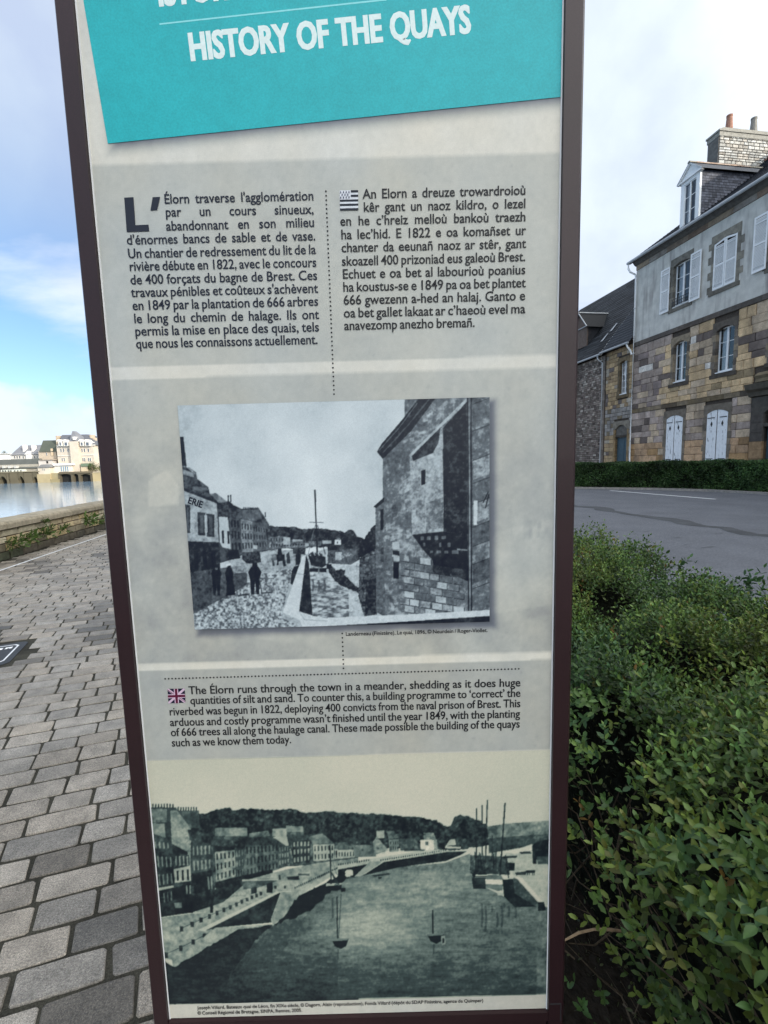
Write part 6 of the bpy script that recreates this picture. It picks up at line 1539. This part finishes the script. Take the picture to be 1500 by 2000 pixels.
def slope_roof(F, mb, x0, x1, yb, xt0, xt1, yt, dep, col, back=None):
    """hipped roof: foot x0..x1 at yb, top xt0..xt1 at yt, dep metres deep"""
    h = dep/2; mb.col = col; a = F.P(x0, yb, -.4); b = F.P(x1, yb, -.4); c = F.P(xt1, yt, h*.8); d = F.P(xt0, yt, h*.8)
    zb = (a[2]+b[2])/2; zt = (c[2]+d[2])/2
    A_, B2, C2, D2 = (a[0], -.4, zb), (b[0], -.4, zb), (c[0], h*.8, zt), (d[0], h*.8, zt); A3, B3 = (a[0], dep, zb), (b[0], dep, zb); C3, D3 = (c[0], h*1.2, zt), (d[0], h*1.2, zt)
    mb.quad(A_, B2, C2, D2); mb.quad(B2, B3, C3, C2); mb.quad(A3, A_, D2, D3); mb.quad(D2, C2, C3, D3); mb.quad(B3, A3, D3, C3); mb.quad(A_, A3, B3, B2)
CRM = (.48, .42, .35); CRM2 = (.46, .36, .24); SLT = (.11, .115, .13); WHT = (.62, .59, .54)
# mansion
F = Far('mansion', 147, 138, 'pale stone riverside mansion with grey mansard roof and pointed tower, in the sun', 'mansion')
m = MB(); F.box(m, 112, 183, 869, 941, 0, 14, CRM); F.part(m, 'wall')
m = MB(); F.box(m, 137, 153, 862, 930, -1.2, 0, (.50, .43, .35)); F.part(m, 'tower_bay')
m = MB(); slope_roof(F, m, 111, 184, 869.5, 121, 171, 849, 14, SLT); F.part(m, 'roof')
m = MB(); slope_roof(F, m, 136, 154, 862, 141, 145, 842, 5, (.16, .165, .18)); F.part(m, 'tower_roof')
m = MB(); F.box(m, 142, 145, 853, 859, -.8, 1, WHT); F.part(m, 'tower_dormer')
for x0, x1 in ((114, 121), (124, 133), (156, 163), (166, 175)):
    m = MB(); F.box(m, x0, x1, 862.5, 871, -.9, 1.5, WHT); a = F.P(x0-.5, 862.5); b = F.P(x1+.5, 862.5); t = F.P((x0+x1)/2, 858.5); m.prism([(a[0], a[2]), (b[0], b[2]), (t[0], t[2])], 'y', -1.0, 1.5); d_ = F.part(m, 'dormer')
    m = MB(); F.box(m, x0+2, x1-2, 864, 870, -.96, -.9, (.10, .12, .15)); F.part(m, 'pane', parent=d_)
m = MB(); F.box(m, 111, 184, 869, 871, -.35, .2, WHT); F.part(m, 'cornice')
m = MB(); F.box(m, 112, 183, 889, 890, -.2, .05, WHT); F.part(m, 'band')
for x0, x1, y0, y1 in ((109.5, 112.5, 851, 872), (175.5, 178.5, 849, 866), (181, 186, 855, 872)): m = MB(); F.box(m, x0, x1, y0, y1, 4, 6, (.40, .33, .25)); F.part(m, 'chimney')
F.wins([(x, x+3.2, 875.5, 883) for x in (117.5, 122.5, 131, 158.5, 163.5, 171)]+[(x, x+3, 894, 901) for x in (120, 124, 160.5, 164, 171.5, 175)]+[(x, x+3, 905, 910) for x in (146, 150)])
# annex with dark steep roof
F = Far('stone_house', 95, 140, 'square stone annex with steep dark roof left of the riverside mansion', 'house')
m = MB(); F.box(m, 77, 111.5, 881, 941, 0, 12, (.43, .36, .28)); F.part(m, 'wall'); m = MB(); F.box(m, 99, 103, 876, 890, -.2, 0, (.5, .40, .28)); F.part(m, 'wall_pier')
m = MB(); slope_roof(F, m, 76, 112, 882, 84, 111, 860, 12, (.075, .085, .07)); F.part(m, 'roof')
F.wins([(90, 92.5, 884, 890)])
F = Far('outbuilding', 90, 137, 'small white outbuilding with one dark opening below the annex', 'outbuilding')
m = MB(); F.box(m, 77, 104, 899, 941, 0, 2.5, (.50, .46, .42)); F.part(m, 'wall'); m = MB(); F.box(m, 76.5, 104, 897.3, 899, -.3, 2.7, (.3, .25, .2)); F.part(m, 'roof')
m = MB(); F.box(m, 90.5, 94, 900.5, 905, -.05, 0, (.03, .03, .03)); F.part(m, 'opening')
F = Far('river_house', 85, 134.5, 'low pale riverside house on a yellow stone base standing in the water', 'house')
m = MB(); F.box(m, 74, 97, 912.5, 926, 0, 2, (.50, .44, .36)); F.part(m, 'wall'); m = MB(); F.box(m, 73, 98.5, 926, 946, -.3, 2, (.34, .28, .17)); F.part(m, 'stone_base')
m = MB(); slope_roof(F, m, 73, 98, 912.7, 80, 97, 907, 2.2, (.16, .16, .16)); F.part(m, 'roof'); F.wins([(83, 84.4, 915, 919), (86, 87.4, 915, 919)])
F = Far('rock_bank', 108, 134.8, 'yellow stony bank between the river house and the sluices', 'bank')
m = MB(); F.box(m, 98.6, 114.6, 924, 946, 0, 2.2, (.27, .23, .14)); F.box(m, 98.6, 116, 936, 946, -.6, 0, (.25, .21, .12)); F.part(m, 'stone_face')
F = Far('veranda', 121, 136, 'low white terrace building with a row of blue windows by the sluices', 'veranda')
m = MB(); F.box(m, 103.5, 140, 909, 941, 0, 1.9, (.60, .55, .48)); F.part(m, 'wall'); m = MB(); F.box(m, 103, 140.5, 905, 909, -.5, 1.9, (.62, .60, .58)); F.part(m, 'roof')
F.wins([(118+k*4.2, 121.6+k*4.2, 910.5, 921) for k in range(4)], (.16, .24, .32))
F = Far('sluice_bridge', 147, 134.6, 'stone sluice bridge, coloured as in shadow, with three wide openings under the mansion', 'bridge')
m = MB(); F.box(m, 114.8, 181, 921, 925, -.4, 1.2, (.12, .10, .07))  # deck, piers and arches get darkened stone in place of real shadow
for x0, x1 in ((114.8, 117), (139, 143), (153.5, 157), (177, 181)): F.box(m, x0, x1, 925, 947, -.2, 1.2, (.10, .085, .06))
F.part(m, 'deck_and_piers'); m = MB(); F.box(m, 117, 177, 925, 947, .9, 1.1, (.02, .02, .02)); F.part(m, 'opening_shade')  # near-black sheet stands in for the shade inside the openings
for x0, x1 in ((117, 139), (143, 153.5), (157, 177)):
    m = MB(); m.col = (.11, .095, .065); a = F.P(x0, 927); b = F.P(x1, 927); t = F.P((x0+x1)/2, 924.6); pts = arc(a[0], b[0], a[2]-.3, t[2]-a[2]+.1)
    for (s0, z0), (s1, z1) in zip(pts[:-1], pts[1:]): m.quad((s0, -.1, z0), (s1, -.1, z1), (s1, -.1, t[2]+.05), (s0, -.1, t[2]+.05))
    F.part(m, 'arch')
F = Far('river_wall', 196, 134.2, 'yellow stone river wall right of the sluices', 'wall')
m = MB(); F.box(m, 181.2, 330, 921, 947, 0, 3, (.36, .29, .17)); F.part(m, 'stone_face'); m = MB(); F.box(m, 181.2, 330, 919.5, 921, -.2, 3, (.42, .36, .26)); F.part(m, 'coping')
F = Far('shed', 164, 136.5, 'small shed with green roof beside the riverside trees', 'shed')
m = MB(); F.box(m, 158, 171, 911, 922, 0, 2, (.50, .42, .30)); F.part(m, 'wall'); m = MB(); F.box(m, 157.5, 172, 905, 911, -.3, 2.2, (.13, .17, .12)); F.part(m, 'roof')
# grey roofed house with two white chimneys
F = Far('grey_roofed_house', 50, 150, 'long white house with grey roof, two tall white chimneys and a white gable', 'house', z=-1.0)
m = MB(); F.box(m, 22, 80, 886, 926, 0, 10, (.55, .53, .50)); F.part(m, 'wall'); m = MB(); slope_roof(F, m, 20, 82, 888, 41, 82, 869.5, 10, (.16, .165, .18)); F.part(m, 'roof')
m = MB(); F.box(m, 51, 61.5, 888, 900, -.6, 1, (.66, .65, .63)); a = F.P(50.5, 888); b = F.P(62, 888); t = F.P(56, 881); m.prism([(a[0], a[2]), (b[0], b[2]), (t[0], t[2])], 'y', -.7, 1.5); F.part(m, 'gable')
for x in (44, 61.5): m = MB(); F.box(m, x, x+3.4, 869.5, 882, 1.0, 2.5, (.66, .63, .60)); F.part(m, 'chimney')
F.wins([(x, x+3, 890, 895.5) for x in (27, 32, 37, 44, 66, 71)]+[(54, 59, 889, 896)])
F = Far('bridge_house', 38, 137, 'long old house with a dark green-grey roof standing on the stone bridge', 'house')
m = MB(); F.box(m, -60, 77, 908, 946, 0, 4, (.30, .28, .24)); F.part(m, 'wall'); m = MB(); slope_roof(F, m, -62, 78, 916, -58, 77.5, 897.5, 5, (.085, .09, .085)); F.part(m, 'roof')
for x0, x1 in ((4, 8), (15, 20), (27, 31)): m = MB(); F.box(m, x0, x1, 909.5, 914.5, -1.2, .5, (.40, .40, .38)); F.part(m, 'dormer')
m = MB(); F.box(m, 2, 47, 917, 922.5, -1.0, 0, (.55, .58, .52)); w = F.part(m, 'pale_front'); m = MB()
for x in (4, 9, 15, 19.5, 27, 33, 39): F.box(m, x, x+3, 918.5, 922, -1.06, -1.0, (.06, .07, .08))
F.part(m, 'pane', parent=w)
F = Far('stone_bridge', 35, 134.4, 'old stone bridge with low dark arches on the far left', 'bridge')
zt = F.P(0, 923)[2]
m = MB(); xs = []
for x0, x1 in ((-58, -44), (-34, -18), (-2, 13), (17.5, 19.5), (36, 47), (64, 74)): xs.append((x0, x1))
prev = -62
for x0, x1 in xs+[(76, 76)]:
    F.box(m, prev, x0, 923, 947, 0, 2.4, (.11, .095, .065)); prev = x1
    if x1 > x0:
        a = F.P(x0, 939); b = F.P(x1, 939); pts = arc(a[0], b[0], a[2], min(1.3, (x1-x0)*.10+.2))
        m.col = (.10, .088, .06)
        for (s0, z0), (s1, z1) in zip(pts[:-1], pts[1:]): m.quad((s0, 0, z0), (s1, 0, z1), (s1, 0, zt), (s0, 0, zt)); m.quad((s0, 0, z0), (s1, 0, z1), (s1, 2.4, z1), (s0, 2.4, z0))
F.part(m, 'masonry'); m = MB(); F.box(m, -62, 76, 921.5, 923, -.2, 2.4, (.24, .21, .15)); F.part(m, 'parapet')
m = MB(); F.box(m, -62, 76, 925, 947, 1.9, 2.1, (.02, .02, .02)); F.part(m, 'arch_shade')  # near-black sheet painted as the shade under the arches
F = Far('white_building', 5, 190, 'distant white flat building at the left edge of the picture', 'building', z=-1)
m = MB(); F.box(m, -60, 20, 888, 926, 0, 12, (.72, .71, .70)); F.part(m, 'wall'); m = MB(); F.box(m, -60, 21, 886.5, 888, -.4, 12.4, (.5, .48, .46)); F.part(m, 'roof_edge')
m = MB(); F.box(m, -60, 330, 926, 940, 0, 1, (.25, .22, .18)); 
def tree(px, py_top, py_bot, wpx, Y, label, colt=(.055, .075, .03), n=700, grp='trees on the far bank'):
    x, zt = far(px, py_top, Y); _, zb = far(px, py_bot, Y); zb = max(zb, -1.6); x1 = far(px+wpx/2, py_top, Y)[0]; rw = x1-x; hh = zt-zb
    o = tag(empty('tree', (x, Y, zb)), label, 'tree', grp)
    m = MB(); m.tube([(0, 0, 0), (.05, 0, hh*.35), (-.05, .1, hh*.75)], [hh*.045, hh*.035, hh*.015], 6); m.tube([(.05, 0, hh*.3), (rw*.5, .2, hh*.6)], [hh*.02, hh*.01], 5); m.tube([(0, 0, hh*.35), (-rw*.5, -.2, hh*.65)], [hh*.02, hh*.01], 5); m.build('trunk', MT['twig'], o)
    k = 9; cen = np.column_stack([rng.uniform(-rw*.7, rw*.7, k), rng.uniform(-rw*.6, rw*.6, k), rng.uniform(hh*.35, hh*.85, k)]); cen[0] = (0, 0, hh*.8)
    id_ = rng.integers(0, k, n); v = rng.normal(0, 1, (n, 3)); v /= np.linalg.norm(v, axis=1)[:, None]; v *= (rng.uniform(.3, 1, n)**.5)[:, None]
    pos = cen[id_]+v*np.array([rw*.42, rw*.42, hh*.22]); pos[:, 2] = np.clip(pos[:, 2], hh*.08, hh)
    colr = np.array([colt])*(1+.25*np.sin(id_*2.1))[:, None]*rng.uniform(.6, 1.5, (n, 1)); obj('crown', leaf_cloud('crown', pos, rng.normal(0, 1, (n, 3)), rng.normal(0, 1, (n, 3))+v*.6, rng.uniform(.25, .5, n)*rw/3, rng.uniform(.18, .3, n)*rw/3, colr, 1), MT['leaf'], o)
tree(178, 901, 924, 20, 136.5, 'round green tree left of the pair beside the mansion', n=900); tree(193, 905, 924, 16, 137, 'darker tree close to the panel edge beside the mansion', (.045, .06, .025), 700); tree(187, 912, 924, 14, 135.6, 'low yellowish shrub on the river wall', (.10, .10, .035), 500)
tree(8, 880, 892, 13, 196, 'small bare-looking tree rising behind the distant white building', (.05, .06, .03), 350)
F = Far('brown_house', 200, 150, 'brown roofed house behind the trees partly hidden by the panel', 'house', z=-1)
m = MB(); F.box(m, 184, 300, 885, 926, 0, 8, (.40, .34, .27)); F.part(m, 'wall'); m = MB(); slope_roof(F, m, 183, 302, 885.5, 186, 298, 872, 8, (.15, .14, .13)); F.part(m, 'roof')
# land under and behind the far bank
m = MB(); m.box(-2400, 60, 2.6+FY, 2400, -6, -1.3); o = m.build('far_bank', MT['land'], None); o['kind'] = 'structure'
